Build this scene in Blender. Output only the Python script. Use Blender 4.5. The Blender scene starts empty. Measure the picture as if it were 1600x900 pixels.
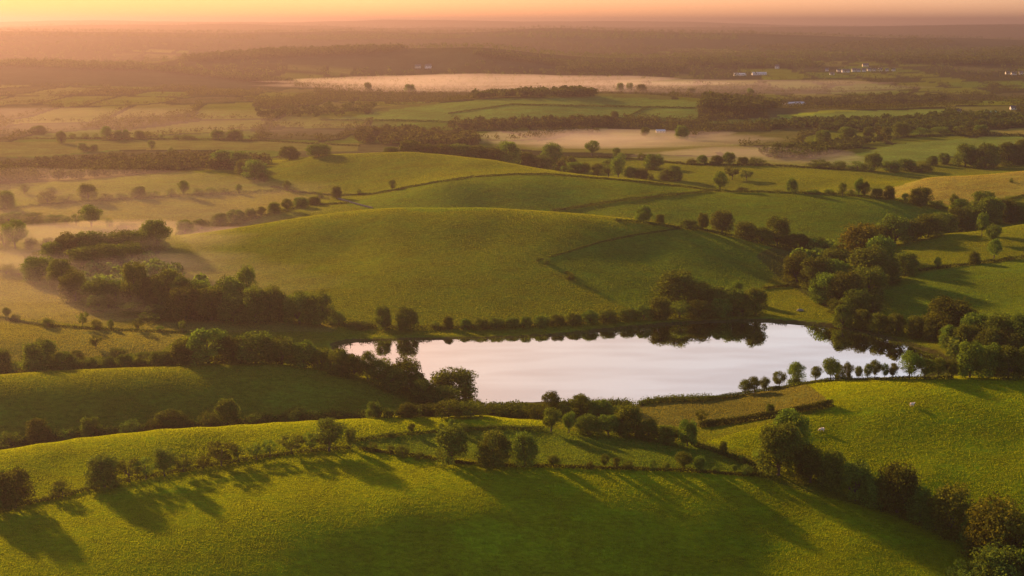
import bpy, bmesh, math, random
import numpy as np
from mathutils import Vector

S = bpy.context.scene
COL = S.collection
rng = np.random.default_rng(7)

# ------------------------------------------------------------------ camera numbers
CAM_H = 130.0
FOC = 2000.0                       # focal length in pixels of a 1600 wide frame
PITCH = math.atan((450 - 33) / FOC)
SN, CS = math.sin(PITCH), math.cos(PITCH)


def ray(px, py):
    """world direction (per metre of Y) seen at a photo position"""
    u = (px - 800) / FOC
    v = (450 - py) / FOC
    dy = v * SN + CS
    return u / dy, (v * CS - SN) / dy        # X/Y , dZ/dY


def P(px, py, z):
    a, s = ray(px, py)
    Y = (z - CAM_H) / s
    return (a, math.log(Y), z)


def W(px, py, Y, dz=0.0):
    """surveyed point at distance Y lying dz below the sight line of (px,py)"""
    a, s = ray(px, py)
    return (a, math.log(Y), CAM_H + s * Y - dz)


# ------------------------------------------------------------------ survey of the land
def crest(pts, step=55):
    out = []
    for p, q in zip(pts[:-1], pts[1:]):
        n = max(1, int(round(abs(q[0] - p[0]) / step)))
        out += [P(*[p[i] + (q[i] - p[i]) * k / n for i in range(3)]) for k in range(n)]
    return out + [P(*pts[-1])]


def hollow(pts, step=55):
    out = []
    for p, q in zip(pts[:-1], pts[1:]):
        n = max(1, int(round(abs(q[0] - p[0]) / step)))
        out += [W(*[p[i] + (q[i] - p[i]) * k / n for i in range(4)]) for k in range(n)]
    return out + [W(*pts[-1])]


SURVEY = [
    # near field
    P(-300, 900, -1.0), P(0, 900, -1.2), P(150, 900, -1.7), P(300, 900, -2.6), P(450, 900, -4.2), P(600, 900, -6.4), P(750, 900, -7.8), P(900, 900, -8.8), P(1050, 900, -9.8), P(1200, 900, -10.6), P(1480, 905, -9.5), P(1750, 930, -11),
    P(-300, 1150, -12), P(300, 1150, -14), P(900, 1150, -18), P(1500, 1150, -20),
    P(-300, 850, 0.2), P(0, 792, 1.2), P(150, 757, 2.4), P(300, 725, 3.6), P(420, 708, 4.4), P(550, 699, 5), P(700, 716, 4.6), P(760, 722, 4.4), P(900, 728, 3.6),
    P(1050, 734, 1.8), P(1180, 743, 0.2), P(1260, 768, -2.0), P(1400, 806, -5.2), P(1500, 850, -7.6), P(1570, 888, -9.2), P(1700, 930, -11.5),
    P(150, 800, 1.8), P(300, 800, 2.1), P(450, 800, 2.3), P(600, 800, 2.1), P(750, 800, 1.4), P(900, 800, 0.2), P(1050, 803, -2.4), P(1200, 812, -4.3), P(600, 745, 4.0), P(900, 762, 2.0), P(1100, 775, -0.6), P(300, 757, 2.6), P(0, 840, 0.6),
    P(1350, 840, -5.6),
    # second field and the strip below it
    P(-250, 740, 2.5), *crest([(-80, 714, 3.8), (0, 703, 4.2), (120, 685, 4.8), (250, 671, 5.2), (430, 660, 5.6), (600, 652, 5.8), (760, 650, 5.4), (845, 660, 4.4)]),
    P(100, 725, 3.6), P(350, 690, 4.9), P(700, 692, 4.7), P(850, 692, 4.2), P(1000, 695, 2.8), P(1110, 712, 1.4), P(960, 682, 2.6), P(1080, 692, 1.2),
    # hollow behind second field, slope and crest of third field
    *hollow([(-80, 711, 384, 1.3), (0, 700, 386, 1.3), (120, 682, 392, 1.4), (250, 668, 396, 1.4), (430, 656, 400, 1.4), (560, 649, 402, 1.2)]), W(700, 646, 404, 2.0), W(800, 648, 404, 1.5),
    P(-250, 640, 6), *crest([(-80, 642, 4.8), (0, 640, 4.9), (200, 632, 5.4), (430, 620, 5.4)]), P(560, 622, 3.8),
    P(-250, 600, 9), *crest([(-80, 594, 10), (0, 589, 10.2), (200, 577, 10.8), (430, 571, 10.6), (560, 590, 7.0)]), P(640, 622, 2.6),
    W(-100, 589, 470, 3.0), W(0, 584, 468, 3.0), W(200, 572, 472, 3.6), W(430, 566, 474, 3.8), W(540, 578, 466, 2.2), P(650, 602, 1.5), P(720, 618, 1.0),
    # valley floor left
    P(-250, 540, 3), P(0, 540, 1.6), P(200, 540, 1.2), P(400, 530, 1.0), P(500, 540, 0.8), P(-250, 490, 3), P(0, 497, 2), P(180, 515, 1.4), P(290, 520, 1.2),
    P(0, 445, 3), P(120, 478, 2), P(200, 490, 2), P(300, 500, 1.6), P(0, 400, 4.5), P(-250, 400, 6), P(120, 420, 4), P(200, 430, 3.6),
    # lake surrounds
    P(560, 508, 1.2), P(680, 508, 1.2), P(800, 508, 1.2), P(1000, 494, 1.6), P(1100, 482, 1.6), P(1190, 462, 2.0), P(400, 506, 1.4),
    P(800, 560, 0), P(1000, 560, 0), P(1200, 545, 0), P(650, 555, 0),
    P(1250, 490, 1.4), P(1340, 508, 1.2), P(1440, 525, 1.4), P(1490, 555, 1.6), P(1540, 520, 4), P(1600, 540, 7), P(1750, 540, 9), P(1600, 505, 5),
    P(780, 634, 0.9), P(900, 640, 1.0), P(960, 640, 0.9), P(1020, 640, 0.7), P(1100, 630, 1.0), P(1160, 614, 1.2), P(1090, 665, 1.0), P(1200, 648, 2.2),
    P(1000, 665, 1.6), P(880, 655, 2.0),
    # right near hill
    P(1200, 606, 2.6), P(1280, 594, 4.2), P(1380, 592, 5.6), P(1500, 589, 7.2), P(1600, 591, 8.6), P(1750, 590, 10),
    W(1280, 592, 452, 2.2), W(1380, 590, 455, 3.4), W(1500, 587, 462, 3.8), W(1600, 588, 470, 4),
    *crest([(1100, 690, 1.2), (1250, 652, 5.6), (1400, 634, 8.8), (1600, 624, 10.8), (1750, 622, 12)]),
    P(1180, 700, 1.6), P(1300, 690, 2.7), P(1375, 690, 3.1), P(1450, 690, 3.4), P(1525, 690, 3.8), P(1600, 690, 4.2), P(1300, 740, -0.6), P(1450, 745, -0.8), P(1600, 750, -0.6), P(1450, 790, -4.4),
    P(1600, 810, -5.4), P(1750, 800, -4), P(1600, 860, -8.6),
    # central hill
    *crest([(232, 402, 7), (300, 373, 12.5), (400, 353, 19), (500, 342, 24.2), (600, 334, 28.2), (760, 330, 30), (900, 339, 27.6), (1000, 350, 23.6), (1060, 357, 20.6), (1150, 372, 14.8), (1238, 394, 8)], 80),
    P(680, 420, 13.2), P(840, 420, 13), P(760, 420, 13.4), P(760, 370, 21.8), P(600, 430, 10.6), P(500, 430, 9), P(1000, 425, 10.4), P(1000, 385, 16.2), P(550, 380, 17), P(350, 420, 7), P(420, 455, 5), P(300, 440, 4.6),
    P(1130, 425, 7.2), P(1220, 440, 3), P(760, 470, 6), P(950, 465, 5.4),
    # hollow behind the central hill
    W(400, 347, 812, 4), W(600, 331, 798, 1.4), W(760, 327, 806, 1.6), W(900, 332, 802, 2.2), W(1050, 350, 768, 1.4), W(1110, 354, 762, 1), W(500, 330, 812, 2),
    P(1170, 370, 6), P(1250, 390, 4.2), P(1320, 400, 4), P(1390, 382, 6.5),
    # fields beyond the central hill
    P(700, 287, 23.5), P(740, 277, 24.5), P(850, 273, 26), P(1000, 282, 23.5), P(1110, 298, 17.5), P(800, 305, 18.5), P(640, 310, 15.5), P(950, 305, 18),
    P(1200, 300, 19.5), P(1300, 304, 19.5), P(1400, 312, 17), P(1480, 326, 12), P(1250, 345, 11.5), P(1150, 340, 11), P(1380, 350, 10), P(1030, 335, 12),
    P(390, 264, 14), P(500, 243, 24), P(640, 239, 28), P(760, 251, 27.6), P(870, 271, 25), P(520, 303, 9.5), P(440, 293, 9), P(600, 297, 13.5), P(560, 270, 17.5), P(660, 270, 20.5), P(760, 263, 25.2),
    W(500, 240, 1090, 4), W(640, 236, 1120, 6), W(760, 247, 1110, 5), W(870, 266, 1050, 4), W(1000, 277, 985, 5), W(1110, 293, 960, 4), W(1250, 296, 930, 4), W(1380, 304, 905, 3),
    # left middle distance
    P(-250, 330, 5), P(0, 328, 5), P(160, 314, 6), P(300, 307, 7), P(0, 300, 7), P(120, 283, 9), P(270, 270, 12), P(350, 266, 13.5), P(420, 293, 8.5), P(140, 352, 5), P(280, 366, 5), P(420, 333, 7), P(480, 319, 8),
    W(60, 280, 1100, 1), P(0, 262, 8), P(200, 258, 8), P(380, 252, 8), P(0, 222, 6), P(250, 217, 6), P(450, 222, 6), P(560, 228, 6), P(-250, 230, 6),
    P(0, 200, 5), P(300, 200, 6), P(450, 205, 5), P(0, 165, 12), P(200, 165, 14), P(400, 158, 19), P(-250, 165, 12), P(560, 200, 7),
    # misty vale and right middle distance
    P(700, 228, 10), P(820, 226, 5), P(900, 212, 4), P(1000, 213, 4), P(1100, 222, 5), P(1190, 236, 5), P(1000, 240, 6), P(900, 245, 7), P(1050, 262, 8), P(1150, 275, 8.5), P(1250, 262, 6), P(1250, 285, 9),
    P(1310, 295, 11), P(1450, 279, 17), P(1600, 267, 22), P(1750, 258, 26), P(1600, 305, 14), P(1540, 320, 10.5), P(1480, 323, 9),
    W(1450, 275, 1000, 5), W(1600, 262, 1010, 7),
    P(1600, 350, 16), P(1480, 366, 11.5), P(1390, 381, 7), P(1750, 335, 20), P(1400, 426, 6), P(1600, 402, 11), P(1500, 395, 9.6),
    W(1480, 360, 765, 2), W(1600, 343, 790, 3), P(1550, 335, 9),
    P(1600, 408, 10.8), P(1450, 428, 7.2), P(1370, 455, 4), P(1600, 455, 7), P(1500, 465, 4.6), P(1420, 485, 2.6), P(1520, 490, 2.6), P(1340, 490, 1.6), P(1300, 470, 2),
    P(1400, 245, 7), P(1300, 250, 6), P(1600, 228, 11), P(1500, 220, 11), P(1350, 228, 7), P(1600, 200, 16), P(1400, 205, 12), P(1210, 180, 17), P(1300, 172, 21), P(1390, 174, 20), P(1500, 165, 22), P(1600, 160, 24),
    P(1300, 190, 14), P(1200, 205, 8), P(1450, 185, 17), P(1600, 178, 19), P(1750, 180, 20),
    # central far fields
    P(510, 186, 12), P(620, 166, 22), P(740, 156, 29), P(900, 148, 35), P(1000, 150, 34), P(1090, 160, 29), P(740, 190, 14), P(900, 184, 17), P(1050, 188, 14), P(980, 168, 24), P(1160, 175, 20),
    W(740, 150, 1900, 8), W(900, 142, 1950, 12), W(1090, 154, 1900, 8), W(1300, 166, 1800, 8), W(620, 160, 1800, 5), W(1500, 158, 1850, 6),
    # far valley of mist
    P(450, 132, 9), P(560, 130, 7), P(700, 129, 6), P(850, 134, 6), P(1000, 136, 6), P(1150, 138, 6), P(1300, 135, 8), P(1450, 140, 10), P(1600, 142, 12), P(1750, 140, 14),
    # left wooded ridge and long central ridge
    P(-250, 98, 36), P(0, 99, 36), P(100, 97, 37), P(200, 101, 34), P(300, 112, 27), P(400, 122, 18), P(470, 133, 10), W(0, 94, 3500, 25), W(200, 98, 3400, 18), P(100, 140, 18),
    P(280, 91, 46), P(420, 80, 58), P(560, 77, 64), P(650, 75, 67), P(740, 83, 60), P(830, 94, 44), P(930, 104, 32), P(560, 108, 27), P(700, 110, 24), P(850, 118, 17),
    W(420, 78, 3900, 35), W(560, 75, 3900, 40), W(650, 73, 3900, 40), W(800, 88, 3900, 20), W(280, 88, 3900, 20),
    P(1100, 112, 20), P(1200, 112, 22), P(1330, 112, 22), P(1450, 112, 24), P(1600, 116, 24), P(1100, 95, 36), P(1250, 88, 40), P(1400, 88, 42), P(1600, 92, 40), P(1750, 95, 40),
    # far ridges
    W(-300, 62, 4600), W(0, 62, 4700), W(200, 64, 4700), W(400, 66, 4900), W(860, 62, 4700), W(1000, 66, 4500), W(1250, 74, 4300), W(1420, 63, 4600), W(1600, 76, 4300), W(1750, 72, 4500),
    W(-300, 51, 6200), W(0, 51, 6200), W(200, 52, 6200), W(500, 53, 6300), W(700, 52, 6200), W(860, 47, 6300), W(960, 51, 6200), W(1150, 55, 6000), W(1400, 58, 6000), W(1600, 61, 6000),
    W(-300, 44, 9000), W(100, 41, 9000), W(380, 39, 9200), W(700, 41, 9000), W(1000, 42, 9000), W(1300, 43, 9000), W(1600, 44, 9000), W(1800, 44, 9000),
    W(0, 44, 7600, 30), W(400, 44, 7600, 30), W(900, 46, 7600, 40), W(1300, 50, 7600, 30), W(1600, 52, 7600, 30),
    W(-400, 34, 13500), W(100, 33, 13500), W(600, 31, 13500), W(800, 32, 13500), W(1100, 36, 13500), W(1500, 39, 13500), W(1900, 38, 13500),
    W(0, 40, 11200, 40), W(600, 40, 11200, 40), W(1200, 40, 11200, 40),
    W(0, 40, 18000, 120), W(600, 40, 18000, 120), W(1300, 40, 18000, 120), W(-900, 40, 18000, 120), W(2400, 40, 18000, 120),
    # far outside the view: gentle ground so the sheet stays calm
    *[W(px, 33, Y, CAM_H - 8) for px in (-1300, 2900) for Y in (250, 400, 650, 1000, 1700, 3000, 5000)],
    *[W(px, 33, 190, CAM_H + 16) for px in (-1300, 0, 800, 1600, 2900)],
]
SURVEY = np.array(SURVEY)


def _feat(a, b):
    return a * 1.35, b


def tps_fit(pts, lam=2e-5):
    x, y = _feat(pts[:, 0], pts[:, 1])
    z = pts[:, 2]
    n = len(x)
    d2 = (x[:, None] - x[None]) ** 2 + (y[:, None] - y[None]) ** 2
    K = 0.5 * d2 * np.log(d2 + 1e-12) + lam * np.eye(n)
    Q = np.c_[np.ones(n), x, y]
    A = np.zeros((n + 3, n + 3))
    A[:n, :n] = K
    A[:n, n:] = Q
    A[n:, :n] = Q.T
    sol = np.linalg.solve(A, np.r_[z, 0, 0, 0])
    return x, y, sol


_tx, _ty, _tw = tps_fit(SURVEY)


def tps(a, b):
    x, y = _feat(np.asarray(a, float).ravel(), np.asarray(b, float).ravel())
    out = np.empty(len(x))
    n = len(_tx)
    for i in range(0, len(x), 20000):
        d2 = (x[i:i + 20000, None] - _tx[None]) ** 2 + (y[i:i + 20000, None] - _ty[None]) ** 2
        out[i:i + 20000] = (0.5 * d2 * np.log(d2 + 1e-12)) @ _tw[:n] + _tw[n] + _tw[n + 1] * x[i:i + 20000] + _tw[n + 2] * y[i:i + 20000]
    return out.reshape(np.shape(a))


def _hash(ix, iy, seed):
    h = (ix.astype(np.int64) * 374761393 + iy.astype(np.int64) * 668265263 + seed * 1442695041) & 0xFFFFFFFF
    h = ((h ^ (h >> 13)) * 1274126177) & 0xFFFFFFFF
    return ((h ^ (h >> 16)) & 0xFFFF) / 65535.0


def vnoise(x, y, seed=0):
    ix, iy = np.floor(x), np.floor(y)
    fx, fy = x - ix, y - iy
    fx, fy = fx * fx * (3 - 2 * fx), fy * fy * (3 - 2 * fy)
    a, b = _hash(ix, iy, seed), _hash(ix + 1, iy, seed)
    c, d = _hash(ix, iy + 1, seed), _hash(ix + 1, iy + 1, seed)
    return (a * (1 - fx) + b * fx) * (1 - fy) + (c * (1 - fx) + d * fx) * fy


def fbm(x, y, seed=0, octv=4):
    s, amp, tot = 0, 1.0, 0
    for k in range(octv):
        s = s + amp * vnoise(x * 2 ** k + 17.3 * k, y * 2 ** k - 9.1 * k, seed + k)
        tot += amp
        amp *= 0.5
    return s / tot - 0.5


# lake outline (on the level z = 0)
LAKE_PX = [(528, 541), (545, 536), (600, 533), (680, 531), (780, 530), (850, 527), (930, 520), (1000, 513), (1080, 506), (1160, 503), (1200, 503), (1250, 507), (1310, 513),
           (1370, 526), (1420, 540), (1462, 556), (1478, 572), (1440, 590), (1380, 597), (1300, 600), (1230, 606), (1180, 614), (1120, 619), (1040, 621), (1006, 626), (993, 637), (984, 629), (930, 627),
           (860, 628), (800, 630), (760, 634), (730, 634), (690, 622), (640, 606), (600, 590), (570, 570), (540, 556)]


def flat_xy(px, py, z=0.0):
    a, s = ray(px, py)
    Y = (z - CAM_H) / s
    return (a * Y, Y)


LAKE = np.array([flat_xy(*p) for p in LAKE_PX])


def poly_sd(poly, x, y):
    """signed distance to a polygon (negative inside)"""
    x = np.asarray(x, float)
    y = np.asarray(y, float)
    best = np.full(x.shape, 1e18)
    ins = np.zeros(x.shape, bool)
    n = len(poly)
    for i in range(n):
        x0, y0 = poly[i]
        x1, y1 = poly[(i + 1) % n]
        dx, dy = x1 - x0, y1 - y0
        t = np.clip(((x - x0) * dx + (y - y0) * dy) / (dx * dx + dy * dy + 1e-12), 0, 1)
        best = np.minimum(best, (x - x0 - t * dx) ** 2 + (y - y0 - t * dy) ** 2)
        cond = ((y0 > y) != (y1 > y)) & (x < (x1 - x0) * (y - y0) / ((y1 - y0) if y1 != y0 else 1e-12) + x0)
        ins ^= cond
    return np.where(ins, -1, 1) * np.sqrt(best)


# grid of the ground sheet
A_IN = np.linspace(-0.47, 0.47, 860)
A_OUT = 0.47 + np.cumsum(np.geomspace(0.0016, 0.12, 26))
GA = np.r_[-A_OUT[::-1], A_IN, A_OUT]
_py = np.r_[np.linspace(1500, 940, 60), np.linspace(938, 120, 640)[0:], np.linspace(119, 40, 110)]
GY = CAM_H / np.tan(np.arctan((_py - 450) / FOC) + PITCH)
GY = np.r_[90, 120, GY, np.geomspace(GY[-1] * 1.02, 26000, 50)]
GY = np.unique(GY)
GB = np.log(GY)
AA, BB = np.meshgrid(GA, GB)
YY = np.exp(BB)
XX = AA * YY
ZZ = tps(AA, BB)
ZZ = np.where(YY < 285, np.maximum(ZZ, -30 + 0.04 * (YY - 90)), ZZ)
ZZ = np.clip(ZZ, -34, 160)
far = np.clip((YY - 1900) / 3500, 0, 1)
ZZ = ZZ + far * 44 * fbm(XX / 1100, YY / 1500, 3, 4) + far * 5 * fbm(XX / 160, YY / 260, 8, 3)
mid = np.clip((YY - 330) / 500, 0.0, 1)
ZZ = ZZ + mid * 0.9 * fbm(XX / 60, YY / 60, 21, 3)
ZZ = ZZ + (1 - far) * 0.35 * fbm(XX / 14, YY / 14, 31, 3)
_near = (YY > 380) & (YY < 620) & (np.abs(XX) < 260)
sd = np.full(ZZ.shape, 999.0)
sd[_near] = poly_sd(LAKE, XX[_near] + 1.6 * fbm(XX[_near] / 7, YY[_near] / 7, 5, 2), YY[_near] + 2.2 * fbm(XX[_near] / 6, YY[_near] / 6, 15, 2))
ZZ = np.where(sd < 0, -np.minimum(2.2, 0.02 - sd * 0.25), np.where(sd < 60, np.maximum(ZZ, np.minimum(0.05 + sd * 0.14, 0.5)), ZZ))
ZZ = np.where((sd > 0) & (sd < 8), np.minimum(ZZ, 0.06 + sd * 0.35), ZZ)


def ground_z(x, y):
    a, b = x / y, math.log(y)
    i = int(np.clip(np.searchsorted(GA, a) - 1, 0, len(GA) - 2))
    j = int(np.clip(np.searchsorted(GB, b) - 1, 0, len(GB) - 2))
    fa = (a - GA[i]) / (GA[i + 1] - GA[i])
    fb = (y - GY[j]) / (GY[j + 1] - GY[j])
    return float((ZZ[j, i] * (1 - fa) + ZZ[j, i + 1] * fa) * (1 - fb) + (ZZ[j + 1, i] * (1 - fa) + ZZ[j + 1, i + 1] * fa) * fb)


def hit(px, py, skip=0.0):
    """first ground point along a sight line; skip = ignore anything nearer than this"""
    for _ in range(60):
        a, s = ray(px, py)
        i = int(np.clip(np.searchsorted(GA, a) - 1, 0, len(GA) - 2))
        fa = (a - GA[i]) / (GA[i + 1] - GA[i])
        prof = ZZ[:, i] * (1 - fa) + ZZ[:, i + 1] * fa
        diff = prof - (CAM_H + s * GY)
        ok = np.where((diff >= 0) & (GY > max(150, skip)))[0]
        if len(ok):
            j = ok[0]
            Y = GY[j]
            if j > 0 and diff[j - 1] < 0 and GY[j - 1] >= skip:
                t = -diff[j - 1] / (diff[j] - diff[j - 1])
                Y = GY[j - 1] + t * (GY[j] - GY[j - 1])
            return (a * Y, Y, ground_z(a * Y, Y))
        py += 1
    return (a * 9000, 9000, ground_z(a * 9000, 9000))


def project(x, y, z):
    dx, dy, dz = x, y, z - CAM_H
    f = dy * CS - dz * SN
    up = dy * SN + dz * CS
    return 800 + FOC * dx / f, 450 - FOC * up / f

# ------------------------------------------------------------------ node helpers
def new_mat(name):
    m = bpy.data.materials.new(name)
    m.use_nodes = True
    nt = m.node_tree
    nt.nodes.clear()
    return m, nt


def nd(nt, kind, **kw):
    n = nt.nodes.new(kind)
    for k, v in kw.items():
        if k.startswith('i_'):
            key = k[2:]
            n.inputs[int(key) if key.isdigit() else key.replace('_', ' ')].default_value = v
        else:
            setattr(n, k, v)
    return n


def ln(nt, a, ao, b, bi):
    nt.links.new(a.outputs[ao], b.inputs[bi])


def link_obj(name, me, mats=(), parent=None):
    o = bpy.data.objects.new(name, me)
    COL.objects.link(o)
    for m in mats:
        if m.name not in [q.name for q in me.materials if q]:
            me.materials.append(m)
    if parent is not None:
        o.parent = parent
    return o


def tag(o, label=None, cat=None, group=None, kind=None):
    if label: o['label'] = label
    if cat: o['category'] = cat
    if group: o['group'] = group
    if kind: o['kind'] = kind
    return o


# ------------------------------------------------------------------ sun, sky, camera
SUN_AZ, SUN_EL = math.radians(-40), math.radians(16.5)
SUN_DIR = Vector((math.sin(SUN_AZ) * math.cos(SUN_EL), math.cos(SUN_AZ) * math.cos(SUN_EL), math.sin(SUN_EL)))
sl = bpy.data.lights.new('sun', 'SUN')
sl.energy = 5.0
sl.color = (1.0, 0.58, 0.27)
sl.angle = math.radians(2.0)
so = bpy.data.objects.new('sun', sl)
so.rotation_euler = SUN_DIR.to_track_quat('Z', 'Y').to_euler()
so.location = (0, 0, 400)
COL.objects.link(so)

wd = bpy.data.worlds.new('World')
S.world = wd
wd.use_nodes = True
nt = wd.node_tree
nt.nodes.clear()
sky = nd(nt, 'ShaderNodeTexSky', sky_type='NISHITA', sun_disc=False, sun_elevation=SUN_EL, sun_rotation=SUN_AZ, altitude=100, air_density=1.0, dust_density=1.6, ozone_density=1.0)
bg = nd(nt, 'ShaderNodeBackground', i_Strength=0.058)
tint = nd(nt, 'ShaderNodeMix', data_type='RGBA', blend_type='MULTIPLY')
tint.inputs[0].default_value = 1.0
tc = nd(nt, 'ShaderNodeTexCoord')
sep = nd(nt, 'ShaderNodeSeparateXYZ')
ln(nt, tc, 'Generated', sep, 0)
ramp = nd(nt, 'ShaderNodeValToRGB')
cr = ramp.color_ramp
cr.elements[0].position = 0.0
cr.elements[0].color = (1.6, 0.95, 0.76, 1)
cr.elements[1].position = 0.5
cr.elements[1].color = (1.0, 0.93, 0.84, 1)
e = cr.elements.new(0.05); e.color = (1.4, 0.98, 0.80, 1)
e = cr.elements.new(0.15); e.color = (1.52, 1.05, 0.78, 1)
e = cr.elements.new(0.30); e.color = (1.72, 1.24, 0.92, 1)
ln(nt, sep, 'Z', ramp, 'Fac')
ln(nt, sky, 0, tint, 'A')
ln(nt, ramp, 0, tint, 'B')
# added colour ramp by angle from the sun: evens the glow out on the sun's side of the sky
dotp = nd(nt, 'ShaderNodeVectorMath', operation='DOT_PRODUCT')
dotp.inputs[1].default_value = SUN_DIR
ln(nt, tc, 'Generated', dotp, 0)
r2 = nd(nt, 'ShaderNodeValToRGB')
c2 = r2.color_ramp
c2.elements[0].position = 0.50
c2.elements[0].color = (1.5, 1.62, 1.9, 1)
c2.elements[1].position = 0.98
c2.elements[1].color = (0.42, 0.245, 0.19, 1)
e = c2.elements.new(0.80); e.color = (1.0, 0.92, 0.92, 1)
e = c2.elements.new(0.91); e.color = (0.62, 0.41, 0.35, 1)
ln(nt, dotp, 'Value', r2, 'Fac')
sun_side_tint = nd(nt, 'ShaderNodeMix', data_type='RGBA', blend_type='MULTIPLY')
sun_side_tint.inputs[0].default_value = 1.0
ln(nt, tint, 'Result', sun_side_tint, 'A')
ln(nt, r2, 0, sun_side_tint, 'B')
ln(nt, sun_side_tint, 'Result', bg, 'Color')
wo = nd(nt, 'ShaderNodeOutputWorld')
ln(nt, bg, 0, wo, 'Surface')

cam = bpy.data.cameras.new('camera')
cam.sensor_fit = 'HORIZONTAL'
cam.sensor_width = 36.0
cam.lens = FOC / 1600 * 36.0
cam.clip_start = 0.5
cam.clip_end = 120000
co = bpy.data.objects.new('camera', cam)
co.location = (0, 0, CAM_H)
co.rotation_euler = (math.pi / 2 - PITCH, 0, 0)
COL.objects.link(co)
S.camera = co

S.view_settings.view_transform = 'Standard'
S.view_settings.look = 'None'
S.view_settings.exposure = 1.16
S.view_settings.gamma = 1.0
S.view_settings.use_curve_mapping = False
S.render.engine = 'CYCLES'
cy = S.cycles
cy.use_denoising = True
cy.denoiser = 'OPENIMAGEDENOISE'
cy.denoising_input_passes = 'RGB_ALBEDO_NORMAL'
cy.max_bounces = 6
cy.diffuse_bounces = 2
cy.glossy_bounces = 2
cy.transmission_bounces = 3
cy.transparent_max_bounces = 8
cy.volume_bounces = 0
cy.sample_clamp_indirect = 4.0
S.render.use_persistent_data = False

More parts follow.
